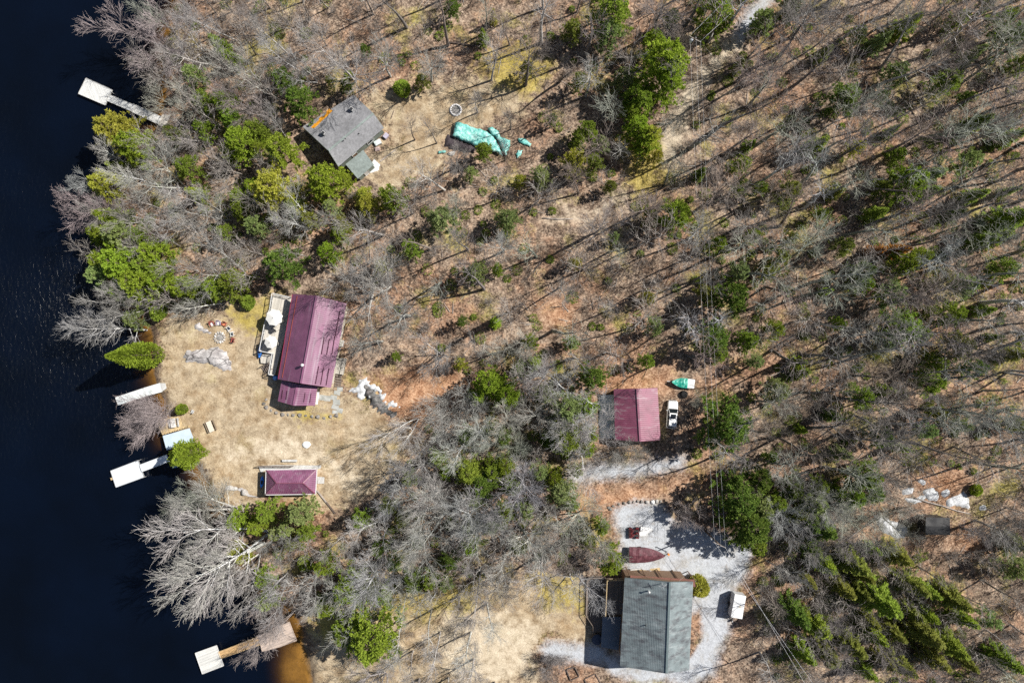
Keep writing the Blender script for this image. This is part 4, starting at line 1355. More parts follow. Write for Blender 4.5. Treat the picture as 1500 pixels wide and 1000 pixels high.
def railing(pts, z, h=1.0, post=1.6, mat=None, parent=None, name='railing'):
    mb = MB()
    pts = [Vector((p[0], p[1], z)) for p in pts]
    for a, b in zip(pts[:-1], pts[1:]):
        L = (b - a).length
        n = max(1, round(L / post))
        for k in range(n + 1):
            c = a.lerp(b, k / n)
            mb.box(c + Vector((0, 0, h / 2)), (.09, .09, h), math.atan2((b - a).y, (b - a).x))
        d = (b - a).normalized() * .05
        mb.bar(a + d + Vector((0, 0, h)), b - d + Vector((0, 0, h)), .11, .05)
        mb.bar(a + d + Vector((0, 0, .12)), b - d + Vector((0, 0, .12)), .05, .05)
        m = max(2, int(L / .16))
        for k in range(1, m):
            mb.box(a.lerp(b, k / m) + Vector((0, 0, h / 2)), (.025, .025, h - .15))
    return mb.build(name, mat or WALLW, parent)


def deck(name, label, cat, poly, z, boards, rails=(), rail_m=None, th=.16, posts=True, base=-.2, group=None, post_m=None):
    """poly, rails: photo pixels seen at the deck's own height"""
    W = [G(px, py, z) for px, py in poly]
    cx, cy = sum(p[0] for p in W) / len(W), sum(p[1] for p in W) / len(W)
    t = thing(name, label, cat, (cx, cy, base), group)
    MB().prism(W, z - th, z).build('boards', boards, t)
    if posts:
        for i in range(len(W)):
            a, b = Vector(W[i]), Vector(W[(i + 1) % len(W)])
            q = a.lerp(Vector((cx, cy)), .06)
            if z - th - base > .15:
                MB().box((q.x, q.y, (z - th + base) / 2), (.16, .16, z - th - base - .004)).build('post', post_m or TANW, t)
    for r in rails:
        railing([G(px, py, z) for px, py in r], z, 1.0, mat=rail_m, parent=t)
    return t, W


def crop(ox, oy, k):
    """turns coordinates measured in an enlarged cut-out of the photo into photo pixels"""
    return lambda x, y: (ox + x / k, oy + y / k)


# --- grey shingled cabin
c1 = crop(430, 130, 6.667)
root = thing('cabin', 'grey shingle roofed cabin with an orange tarpaulin at its upper eave', 'cabin', (*G(507, 200), 0))
q = lambda x, y, z: P3(*c1(x, y), z)
ro, wo, w, al, ac = gable(root, (q(585, 62, 3.0), q(90, 370, 3.0)), (q(778, 242, 4.7), q(342, 605, 4.7)), (q(882, 385, 3.4), q(440, 760, 3.4)), SHINGLE, WALLG, over=.4, cap=None)
MB().bar(q(778, 242, 4.76), q(342, 605, 4.76), .4, .05).build('ridge_cap', GREENROOF, ro)
opening(root, w['b1'], w['b2'], .3, 1.0, 1.4, 1.1, center=root.location)
opening(root, w['b1'], w['b2'], .68, .1, 1.0, 2.0, 'door', glass_m=WALLB, center=root.location)
opening(root, w['b1'], w['a1'], .5, 1.0, 1.6, 1.1, center=root.location)
A1_, A2_, R1_, R2_ = q(585, 62, 3.0), q(90, 370, 3.0), q(778, 242, 4.7), q(342, 605, 4.7)


def on_roof(x, y, tri, dz=0.0):
    """the roof point that the photo shows at pixel x, y"""
    a, b, c = tri
    n = (b - a).cross(c - a)
    cam = Vector((0, 0, CH))
    d = P3(x, y, 0) - cam
    s = n.dot(a - cam) / n.dot(d)
    return cam + d * s + Vector((0, 0, dz))


up_slope = (A1_, A2_, R1_)
for x, y, wd in ((572, 205, .75), (298, 437, .7)):
    p = on_roof(*c1(x, y), up_slope)
    v = MB().cbox(p + Vector((0, 0, .25)), (wd, wd * .8, .8), .04, rad(-37)).build('chimney', plain('chimney_grey', (.38, .38, .38), .7), ro)
    MB().box(p + Vector((.02, -.02, .68)), (wd * .7, wd * .55, .06), rad(-37)).build('chimney_cap', DARK, v)
for x, y in ((507, 490), (640, 440)):
    p = on_roof(*c1(x, y), up_slope if x < 560 else (q(882, 385, 3.4), q(440, 760, 3.4), R1_))
    MB().lathe(p - Vector((0, 0, .1)), [(.09, 0), (.09, .4), (.05, .42)], 8).build('vent_pipe', DARK, ro)
# small wing in front
root2 = thing('porch_wing', 'small grey green roofed wing in front of the grey shingled cabin', 'porch', (*G(523, 240), 0))
pts = [q(680, 598, 2.7), q(508, 738, 2.7), q(628, 880, 2.3), q(785, 742, 2.3)]
MB().slab(pts, .12).build('roof', GREENROOF, root2)
ins = [p.lerp(sum(pts, Vector()) / 4, .1) for p in pts]
mb = MB()
for a, b in zip(ins, ins[1:] + ins[:1]):
    m = (a + b) / 2
lo = [Vector((p.x, p.y, -.2)) for p in ins]
hi = [Vector((p.x, p.y, p.z - .16)) for p in ins]
mb.add(lo + hi, [(0, 1, 5, 4), (1, 2, 6, 5), (2, 3, 7, 6), (3, 0, 4, 7)])
mb.build('wall', WALLG, root2)
opening(root2, lo[2], lo[3], .5, 0, .9, 1.9, 'door', glass_m=WALLW, center=root2.location)
# orange tarpaulin lying over the upper eave
tp = [on_roof(*c1(x, y), up_slope, .06) for x, y in ((385, 215), (205, 385), (165, 380), (245, 262), (345, 195))]
rows = []
for i in range(9):
    t_ = i / 8
    a = tp[0].lerp(tp[1], t_)
    b = tp[4].lerp(tp[2], t_)
    b.z = a.z - .35 * (a - b).length + .05 * math.sin(i * 2.1)
    b += (b - a) * .12 * math.sin(i * 3.3)
    rows.append([a.lerp(b, s / 4) + Vector((0, 0, .05 * math.sin(i * 1.7 + s * 2))) for s in range(5)])
mb = MB()
vs = [p for r in rows for p in r]
dn = [p - Vector((0, 0, .03)) for p in vs]
fs = [(i * 5 + j, i * 5 + j + 1, i * 5 + j + 6, i * 5 + j + 5) for i in range(8) for j in range(4)]
mb.add(vs + dn, fs + [tuple(45 + k for k in reversed(f)) for f in fs])
tag(mb.build('tarpaulin', plain('orange_tarp', (.6, .26, .02), .5, .4, .35, 2), None, True), 'orange tarpaulin draped over the upper eave of the grey shingled cabin', 'tarpaulin')

# --- long purple cabin with its lower wing
c2 = crop(360, 415, 5.0)
q = lambda x, y, z: P3(*c2(x, y), z)
root = thing('cabin', 'long burgundy metal roofed lake cabin with tree shadows over its ridge', 'cabin', (*G(450, 503), 0))
A, R, B = (q(345, 80, 3.6), q(240, 700, 3.6)), (q(520, 92, 6.3), q(405, 730, 6.3)), (q(738, 150, 3.5), q(625, 762, 3.5))
ro, wo, w, al, ac = gable(root, A, R, B, PURPLE, WALLC, over=.5, rib=.36, cap=PURPLE, rib_h=.028, rib_w=.07)
LE, RE = (A[0], A[1], R[0]), (B[0], B[1], R[0])
MB().bar(on_roof(*c2(378, 92), LE, .08), on_roof(*c2(268, 690), LE, .08), .06, .08).build('eave_flashing', plain('copper_trim', (.3, .07, .045), .5), ro)
MB().bar(A[0] + Vector((-.07, 0, -.05)), A[1] + Vector((-.07, 0, -.05)), .13, .12).build('gutter', plain('burgundy_gutter', (.2, .03, .06), .4), ro)
for x0, y0, x1, y1 in ((576, 395, 556, 518), (614, 405, 594, 522), (654, 385, 632, 520), (536, 605, 512, 735), (572, 612, 550, 740), (612, 620, 590, 745), (690, 205, 655, 395)):  # thin dark bars stand in for the shadow lines on this slope
    MB().bar(on_roof(*c2(x0, y0), RE, .09), on_roof(*c2(x1, y1), RE, .09), .09, .16).build('shadow_line_bar', plain('dark_burgundy', (.05, .012, .025), .5), ro)
p = on_roof(*c2(422, 597), (R[0], R[1], B[0]))
MB().lathe(p - Vector((0, 0, .2)), [(.16, 0), (.16, .75), (.26, .78), (.26, .92), (.05, 1.0)], 12).build('flue', WALLW, ro)
p = on_roof(*c2(605, 472), RE)
MB().bar(p + Vector((-.25, -.15, .1)), p + Vector((.25, .15, .5)), .06, .06).build('antenna', DARK, ro)
for u in (.2, .5, .8):
    opening(root, w['a1'], w['a2'], u, 1.4, 1.8, 1.3, center=root.location)
for u in (.35, .75):
    opening(root, w['b1'], w['b2'], u, 1.3, 1.1, 1.1, center=root.location)
opening(root, w['b1'], w['b2'], .55, .25, .95, 2.0, 'door', glass_m=WALLB, center=root.location)
root = thing('cabin_wing', 'low burgundy roofed wing at the lower end of the long cabin', 'cabin', (*G(437, 576), 0))
A, R, B = (q(262, 712, 2.9), q(235, 860, 2.9)), (q(378, 738, 3.9), q(350, 893, 3.9)), (q(525, 757, 2.9), q(508, 893, 2.9))
ro, wo, w, al, ac = gable(root, A, R, B, PURPLE, WALLC, over=.4, rib=.36, cap=PURPLE)
RE, LE = (B[0], B[1], R[0]), (A[0], A[1], R[0])
for E, x0, y0, x1, y1 in ((RE, 436, 800, 426, 868), (RE, 480, 805, 470, 872), (LE, 272, 780, 262, 845), (LE, 305, 785, 296, 850)):  # dark bars again, drawn for thin shadow lines on the wing
    MB().bar(on_roof(*c2(x0, y0), E, .07), on_roof(*c2(x1, y1), E, .07), .07, .1).build('shadow_line_bar', bpy.data.materials['dark_burgundy'], ro)
opening(root, w['a2'], w['b2'], .5, 1.0, 1.2, 1.0, center=root.location)
wn = MB().slab([q(525, 790, 1.0), q(500, 880, 1.0), q(526, 888, .95), q(540, 792, .95)], .08)
wn.build('lean_board', WALLW, root)

# its lakeside deck in three pieces, umbrellas, rafts and furniture
zd = 1.15
poly = [c2(*p) for p in ((205, 72), (345, 105), (300, 330), (212, 672), (178, 665), (205, 512), (112, 492), (150, 300), (188, 190))]
deck('wooden_deck', 'grey lakeside deck with white rails along the long purple cabin', 'deck', poly, zd, GREYW,
     rails=[[c2(*p) for p in ((338, 104), (205, 74), (188, 190), (150, 300), (113, 490))], [c2(*p) for p in ((113, 494), (204, 512))], [c2(*p) for p in ((206, 514), (179, 664), (212, 670))]])
poly = [c2(*p) for p in ((106, 548), (120, 520), (212, 520), (200, 596), (110, 582))]
deck('lower_deck', 'small grey lower deck with open boards beside the blue raft', 'deck', poly, .55, GREYW)
st = thing('wooden_stairs', 'dark wooden stairs with a handrail leading down from the lakeside deck', 'stairs', (*G(*c2(130, 620)), 0))
a, b = P3(*c2(185, 600), 1.0), P3(*c2(128, 640), .05)
mb = MB()
for k in range(5):
    p = a.lerp(b, (k + .5) / 5)
    mb.box((p.x, p.y, p.z), (.28, 1.5, .05), rad(35))
mb.build('steps', DARKW, st)
hr = MB()
for off in (-.75, .75):
    o = Vector((-.57 * off, .82 * off, 0))
    hr.bar(a + o + Vector((0, 0, .9)), b + o + Vector((0, 0, .9)), .06, .06)
    for k in (0.02, .5, .98):
        p = a.lerp(b, k) + o
        hr.box(p + Vector((0, 0, .4)), (.07, .07, 1.0))
hr.build('handrail', DARKW, st)


def umbrella(px, py, r, zt, label, tilt=0):
    x, y = G(px, py, zt)
    t = thing('patio_umbrella', label, 'umbrella', (x, y, zd), 'umbrellas on the lakeside deck')
    cn = MB()
    n = 8
    apex = Vector((x, y, zt + .45))
    ring = [Vector((x + r * math.cos(2 * math.pi * k / n + .2), y + r * math.sin(2 * math.pi * k / n + .2), zt)) for k in range(n)]
    mids = [(ring[k] + ring[(k + 1) % n]) / 2 * 1 + Vector((0, 0, .03)) - (((ring[k] + ring[(k + 1) % n]) / 2) - Vector((x, y, zt))) * .06 for k in range(n)]
    edge = [p for k in range(n) for p in (ring[k], mids[k])]
    dn = [p - Vector((0, 0, .14)) for p in edge]
    vs = [apex] + edge + dn
    m = len(edge)
    fs = [(0, 1 + k, 1 + (k + 1) % m) for k in range(m)] + [(1 + k, 1 + m + k, 1 + m + (k + 1) % m, 1 + (k + 1) % m) for k in range(m)]
    cn.add(vs, fs)
    cv = cn.build('canopy', plain('white_canvas', (.6, .59, .56), .8, .2, .08), t)
    rb = MB()
    for p in ring:
        rb.bar(apex - Vector((0, 0, .03)), p - Vector((0, 0, .03)), .03, .03)
    rb.build('ribs', STEEL, cv)
    MB().lathe((x, y, zd), [(.03, 0), (.03, zt - zd + .55), (.06, zt - zd + .56), (.01, zt - zd + .68)], 8).build('pole', WALLW, t)
    MB().lathe((x, y, zd), [(.3, 0), (.3, .06), (.08, .12)], 16).build('base', DARK, t)


umbrella(*c2(208, 250), 1.62, 3.3, 'larger white octagonal umbrella, upper one on the lakeside deck')
umbrella(*c2(184, 430), 1.25, 3.1, 'smaller white umbrella, lower one on the lakeside deck')


def patio_chair(px, py, rz, label):
    x, y = G(px, py, zd)
    t = thing('patio_chair', label, 'chair', (x, y, zd), 'chairs on the lakeside deck', rz)
    MB().cbox((0, 0, .42), (.52, .5, .06), .02).build('seat', GREYW, t, local=True)
    MB().box((-.26, 0, .72), (.05, .5, .55), mtx=Matrix.Rotation(-.2, 3, 'Y')).build('backrest', GREYW, t, local=True)
    for sx in (-.22, .22):
        for sy in (-.22, .22):
            MB().box((sx, sy, .195), (.05, .05, .39)).build('leg', DARK, t, local=True)


for x, y, rz, lab in ((272, 275, 3.2, 'grey chair between the larger umbrella and the cabin wall'), (233, 338, 2.2, 'grey chair between the two umbrellas'), (237, 440, 3.1, 'grey chair tucked between the smaller umbrella and the cabin wall')):
    patio_chair(*c2(x, y), rz, lab)
px, py = c2(205, 345)
x, y = G(px, py, zd)
t = thing('patio_table', 'low dark table between the two white umbrellas', 'table', (x, y, zd))
MB().lathe((x, y, zd + .66), [(.42, 0), (.45, .02), (.45, .05)], 18).build('tabletop', DARK, t)
for k in range(3):
    a = k * 2.09
    MB().bar((x + .1 * math.cos(a), y + .1 * math.sin(a), zd + .65), (x + .35 * math.cos(a), y + .35 * math.sin(a), zd), .04, .04).build('leg', DARK, t)

BLUE = plain('blue_plastic', (.035, .16, .5), .35, .5, .15)


def kayak(px, py, z, L, W, ang, label, mat, name='kayak', cat='kayak'):
    x, y = G(px, py, z)
    t = thing(name, label, cat, (x, y, z), None, rad(ang))
    prof = [(-.5, .05), (-.42, .45), (-.25, .85), (0, 1), (.25, .85), (.42, .45), (.5, .05)]
    rings = []
    for u, k in prof:
        w = W / 2 * k
        zz = .06 * (abs(u) * 2) ** 3
        rings.append([Vector((u * L, s * w, h + zz)) for s, h in ((-.6, 0), (.6, 0), (1, .16), (.8, .27), (0, .3), (-.8, .27), (-1, .16))])
    MB().loft(rings).build('hull', mat, t, True, True)
    ck = MB().loft([[Vector((px_ * L * .16, py_ * W * .27, zz)) for px_, py_ in ((-1, -.5), (-.6, -1), (.6, -1), (1, -.5), (1, .5), (.6, 1), (-.6, 1), (-1, .5))] for zz in (.295, .325)])
    ck.build('cockpit', DARK, t, local=True)
    return t


kayak(*c2(106, 498), .3, 2.5, .85, 84, 'blue kayak standing along the lower end of the lakeside deck', BLUE)
px, py = c2(222, 690)
x, y = G(px, py, .2)
t = thing('rain_barrel', 'round blue barrel at the lower left corner of the long purple cabin', 'barrel', (x, y, -.05))
MB().lathe((x, y, -.05), [(.38, 0), (.48, .25), (.5, .5), (.48, .75), (.4, .95), (.34, .97)], 18).build('drum', BLUE, t, True)
MB().lathe((x, y, .925), [(.3, 0), (.3, .03), (.05, .05)], 18).build('lid', plain('pale_blue', (.2, .4, .7), .4), t)
# side porch right of the cabin
poly = [c2(*p) for p in ((655, 545), (742, 548), (715, 668), (650, 660))]
t, W = deck('side_porch', 'small grey porch on the landward side of the long purple cabin', 'porch', poly, .5, GREYW, rails=[[c2(*p) for p in ((655, 547), (740, 550), (716, 666))]], rail_m=GREYW)
a, b = P3(*c2(682, 672), .42), P3(*c2(672, 765), .02)
for k in range(5):
    p = a.lerp(b, (k + .3) / 5)
    MB().box((p.x, p.y, p.z - .03), (1.25, .34, .07), rad(-8)).build('step', DARKW, t)
px, py = c2(695, 437)
x, y = G(px, py, .5)
t = thing('storage_box', 'white storage box against the landward wall of the long purple cabin', 'box', (x, y, 0), None, rad(-12))
MB().cbox((0, 0, .4), (.95, 1.25, .8), .04).build('body', WALLW, t, local=True)
MB().cbox((0, 0, .845), (1.02, 1.32, .08), .03).build('lid', plain('cream', (.75, .72, .64), .6), t, local=True)
FLAG = stone_mat('flagstone', [(.18, .185, .17), (.3, .305, .285), (.42, .42, .4)], 1.2)
# flagstones and low stone border
rn = random.Random(5)
for i, (x, y, a, b) in enumerate(((560, 835, 1.1, .9), (600, 842, 1.0, .95), (645, 835, 1.15, .8), (665, 870, 1.2, .9), (655, 905, 1.2, .7), (690, 930, 1.0, .8), (670, 800, 1.1, .7), (690, 775, 1.0, .7), (655, 940, .9, .6))):
    px, py = c2(x, y)
    gx_, gy_ = G(px, py)
    tl = rn.uniform(-.15, .15) - .12
    pl = [(gx_ + (sx * a * math.cos(tl) - sy * b * math.sin(tl)) * .56 * rn.uniform(.92, 1.06), gy_ + (sx * a * math.sin(tl) + sy * b * math.cos(tl)) * .56 * rn.uniform(.92, 1.06)) for sx, sy in ((-1, -1), (1, -1), (1, 1), (-1, 1))]
    z = ground_z(gx_, gy_)
    tag(MB().prism(pl, z - .1, z + .05).build('flagstone', FLAG), 'grey flagstone in the paving right of the low burgundy wing', 'paving stone', 'flagstones beside the low burgundy wing')


def boulder_mesh(seed, nm='boulder', mat=None):
    bm = bmesh.new()
    bmesh.ops.create_icosphere(bm, subdivisions=3, radius=1)
    rr = random.Random(seed)
    ds = [(Vector((rr.gauss(0, 1), rr.gauss(0, 1), rr.gauss(0, 1))).normalized(), rr.uniform(.55, .85)) for _ in range(9)]
    for v in bm.verts:
        n = v.co.copy()
        k = 1.0
        for d, c in ds:
            dt = n.dot(d)
            if dt > c:
                k = min(k, c / dt)
        v.co = n * (k + .03 * math.sin(7 * n.x + 3 * n.y + seed) * math.sin(6 * n.z + 4 * n.y))
    me = bpy.data.meshes.new(nm)
    bm.to_mesh(me)
    bm.free()
    me.materials.append(mat or ROCKL)
    return me


BOULD = [boulder_mesh(s) for s in (1, 2, 3, 4)]
BOULDD = [boulder_mesh(s, 'boulder', ROCKE) for s in (5, 6, 7)]


def boulder(px, py, r, label, group=None, k=0, dark=False, flat=.7, stretch=1.0, rz=None):
    x, y = G(px, py)
    me = (BOULDD if dark else BOULD)[k % (3 if dark else 4)]
    o = link_mesh('boulder', me)
    o.location = (x, y, ground_z(x, y) + r * flat * .35)
    o.scale = (r * stretch, r, r * flat)
    o.rotation_euler = (0, 0, rz if rz is not None else (px * 7.3) % 6.28)
    tag(o, label, 'stone', group)


# stone edging round the wing's terrace
for i, (x, y) in enumerate(((150, 850), (135, 880), (150, 905), (185, 930), (225, 948), (270, 958), (310, 962), (350, 965), (395, 962), (440, 968), (485, 972), (530, 978), (575, 985), (620, 975), (665, 965))):
    boulder(*c2(x, y), .3 + .08 * (i % 3), 'rough edging stone in the curved border below the low burgundy wing', 'edging stones below the low burgundy wing', i, True, .6)

# --- hip roofed bunkhouse
c3 = crop(340, 660, 9.375)
q = lambda x, y, z: P3(*c3(x, y), z)
root = thing('bunkhouse', 'small hip roofed burgundy bunkhouse with white roof trim', 'cabin', (*G(426, 705), 0))
ze, zr = 2.7, 4.5
TL, TR, BR, BL = q(470, 265, ze), q(1160, 256, ze), q(1142, 590, ze), q(460, 600, ze)
RL, RR = q(607, 441, zr), q(974, 442, zr)
rf = MB()
for quad in ((TL, TR, RR, RL), (BL, BR, RR, RL), (TL, BL, RL), (TR, BR, RR)):
    n = (quad[1] - quad[0]).cross(quad[2] - quad[0]).normalized()
    if n.z < 0:
        n = -n
    vs = [Vector(p) for p in quad]
    if (vs[1] - vs[0]).cross(vs[2] - vs[0]).z < 0:
        vs.reverse()
    rf.add(vs, [tuple(range(len(vs)))])
    e1, e2 = quad[0], quad[1]
    cnt = int((e2 - e1).length / .34)
    for k in range(1, cnt):
        p = e1.lerp(e2, k / cnt)
        if len(quad) == 4:
            # down the slope, square to the eave, as far as the hip or the ridge
            d = (quad[3] - e1)
            s0 = (quad[3] - e1).dot((e2 - e1).normalized())
            s1 = (quad[2] - e2).dot((e1 - e2).normalized())
            u = (p - e1).length
            Lt = (e2 - e1).length
            f = min(1, u / max(s0, 1e-3), (Lt - u) / max(s1, 1e-3))
        else:
            f = 1 - abs(2 * k / cnt - 1)
        along = (e2 - e1).normalized()
        mid = (RL if len(quad) == 4 else quad[2])
        dn = (mid - e1) - along * (mid - e1).dot(along)
        qq = p + dn * f * .985
        dd = (qq - p)
        if dd.length < .2:
            continue
        s = dd.normalized().cross(n) * .045
        rf.add([p - s + n * .002, p + s + n * .002, p + n * .05, qq - s + n * .002, qq + s + n * .002, qq + n * .05], [(0, 1, 2), (3, 5, 4), (0, 3, 4, 1), (1, 4, 5, 2), (2, 5, 3, 0)])
ro = rf.build('roof', PURPLE, root)
for a, b in ((TL, RL), (BL, RL), (TR, RR), (BR, RR), (RL, RR)):
    MB().bar(a + Vector((0, 0, .05)), b + Vector((0, 0, .05)), .16, .06).build('hip_cap', PURPLE2, ro)
for a, b in ((TL, TR), (TR, BR), (BR, BL), (BL, TL)):
    d = (b - a).normalized() * .09
    o = Vector((d.y, -d.x, 0)).normalized() * -.06
    MB().bar(a - d - Vector((0, 0, .09)) + o, b - d - Vector((0, 0, .09)) + o, .14, .18).build('fascia', WALLW, ro)
cw = (TL + TR + BR + BL) / 4
cn = [p.lerp(cw, .12) for p in (TL, TR, BR, BL)]
cs = [(p.x, p.y) for p in cn]
MB().prism(cs, -.2, ze - .05).build('wall', WALLB, root)
opening(root, cs[0], cs[1], .25, 1.0, 1.2, .9, center=cw)
opening(root, cs[0], cs[1], .72, 0, .9, 2.0, 'door', glass_m=WALLW, center=cw)
opening(root, cs[1], cs[2], .5, 1.0, .9, .9, center=cw)
poly = [c3(*p) for p in ((360, 208), (620, 196), (1222, 200), (1216, 238), (1166, 252), (470, 262), (395, 300))]
deck('wooden_deck', 'pale narrow deck along the upper side of the hip roofed bunkhouse', 'deck', poly, .25, SILVW, rails=[[c3(*p) for p in ((365, 206), (845, 206))]], rail_m=DARKW, posts=False)
poly = [c3(*p) for p in ((1170, 355), (1265, 362), (1262, 450), (1170, 450))]
deck('landing', 'little pale step landing at the right end of the hip roofed bunkhouse', 'deck', poly, .22, SILVW, posts=False)
x, y = G(*c3(800, 130))
t = thing('bench', 'grey plank bench standing above the bunkhouse deck', 'bench', (x, y, ground_z(x, y)))
MB().cbox((x, y, .45), (2.9, .42, .06), .015).build('seat', SILVW, t)
for s in (-1.1, 1.1):
    MB().box((x + s, y, .2), (.1, .36, .438)).build('leg', DARKW, t)
kayak(*c3(415, 425), .5, 2.3, .75, 84, 'bright blue kayak lying at the left end of the hip roofed bunkhouse', plain('bright_blue', (.02, .22, .8), .35, .5))
boulder(*c3(182, 565), .75, 'white pointed rock left of the hip roofed bunkhouse', None, 1, False, .8)
boulder(*c3(20, 520), .5, 'flat pale rock at the shore left of the hip roofed bunkhouse', None, 2, False, .4, 2.0, 0)
boulder(*c3(-40, 505), .45, 'second flat pale rock farther left of the bunkhouse, under the grey shore tree', None, 3, False, .4, 1.8, 0.2)
a, b = P3(*c3(1172, 545)), P3(*c3(1420, 860))
t = thing('log_edging', 'straight dark timber edging running down from the bunkhouse corner', 'edging', (a.x, a.y, 0))
MB().bar(a + Vector((0, 0, .12)), a.lerp(b, .498) + Vector((0, 0, .12)), .22, .26).build('timber', LOG, t)
MB().bar(a.lerp(b, .502) + Vector((0, 0, .1)), b + Vector((0, 0, .1)), .24, .24).build('timber', LOGD, t)
tag(MB().prism([G(*c3(x, y)) for x, y in ((0, 520), (140, 505), (240, 600), (360, 630), (362, 640), (220, 625), (100, 545))], -.1, .12).build('stone_edge', ROCK), 'low stone edging left of the hip roofed bunkhouse', 'edging')
BOULD[2:2] = [boulder_mesh(20, 'boulder', stone_mat('white_lawn_stone', [(.5, .5, .49), (.62, .62, .61), (.7, .7, .69)], 3))]
boulder(450, 651, .7, 'flat white stone lying alone on the lawn between cabin and bunkhouse', None, 2, False, .35, 1.3, 0)

# --- purple garage
c4 = crop(860, 540, 7.69)
q = lambda x, y, z: P3(*c4(x, y), z)
root = thing('garage', 'burgundy gable roofed garage with its driveway side in bright sun', 'garage', (*G(933, 607), 0))
A, R, B = (q(300, 232, 2.9), q(316, 797, 2.9)), (q(563, 226, 4.6), q(599, 816, 4.6)), (q(793, 217, 2.9), q(828, 800, 2.9))
ro, wo, w, al, ac = gable(root, A, R, B, PURPLE2, WALLC, over=.4, rib=.36, cap=PURPLE2, rib_h=.03, rib_w=.07)
opening(root, w['a1'], w['a2'], .5, 1.0, 1.0, .9, center=root.location)
opening(root, w['b1'], w['b2'], .3, 1.0, 1.0, .9, center=root.location)
opening(root, w['a2'], w['b2'], .28, 0, 2.5, 2.2, 'garage_door', glass_m=WALLW, center=root.location)
opening(root, w['a2'], w['b2'], .72, 0, 2.5, 2.2, 'garage_door', glass_m=WALLW, center=root.location)
tag(MB().prism([G(*c4(x, y)) for x, y in ((150, 300), (300, 290), (322, 780), (150, 780), (135, 560))], -.2, .14).build('concrete_pad', stone_mat('white_concrete', [(.62, .63, .64), (.72, .73, .74), (.78, .79, .8)], .8)), 'pale concrete pad on the shaded side of the purple garage', 'concrete pad')

# --- green metal roofed house
c5 = crop(850, 830, 5.883)
q = lambda x, y, z: P3(*c5(x, y), z)
root = thing('house', 'large house under a stained grey green metal roof by the gravel yard', 'house', (*G(955, 918), 0))
A, R, B = (q(384, 95, 6.4), q(344, 852, 6.4)), (q(772, 132, 9.8), q(742, 915, 9.8)), (q(972, 130, 7.2), q(938, 885, 7.2))
ro, wo, w, al, ac = gable(root, A, R, B, TEALROOF, WALLB, over=.5, rib=.3, cap=plain('dark_ridge', (.1, .13, .135), .5), base=-.4, rib_along=True, rib_h=.018, rib_w=.06)
LE = (A[0], A[1], R[0])
p = on_roof(*c5(562, 500), LE)
MB().lathe(p - Vector((0, 0, .15)), [(.1, 0), (.1, .6), (.05, .62)], 8).build('vent_pipe', DARK, ro)
p = on_roof(*c5(587, 205), LE)
MB().lathe(p - Vector((0, 0, .15)), [(.12, 0), (.12, .9), (.2, .95), (.04, 1.1)], 10).build('flue', WALLW, ro)
mast = MB()
p = on_roof(*c5(700, 140), LE)
mast.bar(p, p + Vector((0, 0, 1.8)), .06, .06)
for z, L in ((1.0, 1.5), (1.35, 1.2), (1.7, .9)):
    mast.bar(p + Vector((-L / 2, -.2, z)), p + Vector((L / 2, .2, z)), .035, .035)
mast.bar(p + Vector((.15, -.6, 1.2)), p + Vector((-.15, .6, 1.2)), .035, .035)
mast.build('aerial', STEEL, ro)
for u in (.15, .4, .65, .88):
    opening(root, w['a1'], w['a2'], u, 3.4, 1.6, 1.3, center=root.location)
opening(root, w['a1'], w['a2'], .28, .1, 1.8, 2.0, 'door', glass_m=GLASS, center=root.location)
for u in (.3, .7):
    opening(root, w['b1'], w['b2'], u, 3.2, 1.2, 1.2, center=root.location)
    opening(root, w['a2'], w['b2'], u, 3.2, 1.4, 1.2, center=root.location)
opening(root, w['b1'], w['b2'], .5, 0, 1.0, 2.0, 'door', glass_m=WALLW, center=root.location)
# rust coloured beam roof along the upper gable
pb = [q(430, 78, 5.2), q(975, 112, 5.2), q(975, 130, 5.1), q(430, 97, 5.1)]
t = thing('porch_roof', 'narrow rusty brown porch roof along the upper gable of the green roofed house', 'porch', (*G(965, 846), 0))
rust = MB()
y0, y1 = q(430, 72, 4.9), q(985, 108, 4.9)
nrm = Vector((0, 1, 0))
MB().slab([y0, y1, y1 + Vector((0, -1.1, .7)), y0 + Vector((0, -1.1, .7))], .1).build('roof', plain('rust_red_metal', (.13, .05, .035), .6, .3, .4, 2), t)
for k in range(5):
    p = y0.lerp(y1, k / 4)
    MB().box((p.x, p.y - .12, (p.z - .42) / 2), (.14, .14, p.z - .02)).build('post', WALLB, t)
# lakeside decks in the house's shade
zb = 2.6
deck('upper_deck', 'shaded upper deck along the lake side of the green roofed house', 'deck', [c5(*p) for p in ((215, 100), (388, 96), (378, 410), (205, 405))], zb, DARKW, rails=[[c5(*p) for p in ((213, 404), (226, 102), (384, 98))]], rail_m=TANW, post_m=DARKW)
deck('side_roof', 'dark ribbed lean to roof below the upper deck of the green roofed house', 'lean-to', [c5(*p) for p in ((192, 430), (352, 430), (330, 715), (178, 690))], 2.3, metal_roof('dark_blue_metal', (.10, .12, .15), .45), th=.1, post_m=DARKW)
deck('lower_deck', 'low dark deck with an angled rail at the lake side of the green roofed house', 'deck', [c5(*p) for p in ((70, 82), (212, 74), (190, 425), (180, 560), (110, 560), (105, 490), (48, 405), (52, 130))], .35, DARKW,
     rails=[[c5(*p) for p in ((200, 76), (70, 84), (52, 130), (46, 406), (104, 492), (108, 556))]], rail_m=DARKW)
x, y = G(*c5(140, 610))
t = thing('hot_tub', 'dark round covered tub in the shade below the low deck', 'tub', (x, y, -.05))
MB().lathe((x, y, -.05), [(.95, 0), (1.0, .1), (1.0, .75), (.95, .8)], 22).build('shell', DARKW, t)
MB().lathe((x, y, .755), [(1.03, 0), (1.03, .1), (.9, .14)], 22).build('cover', plain('navy_cover', (.04, .05, .08), .6), t)
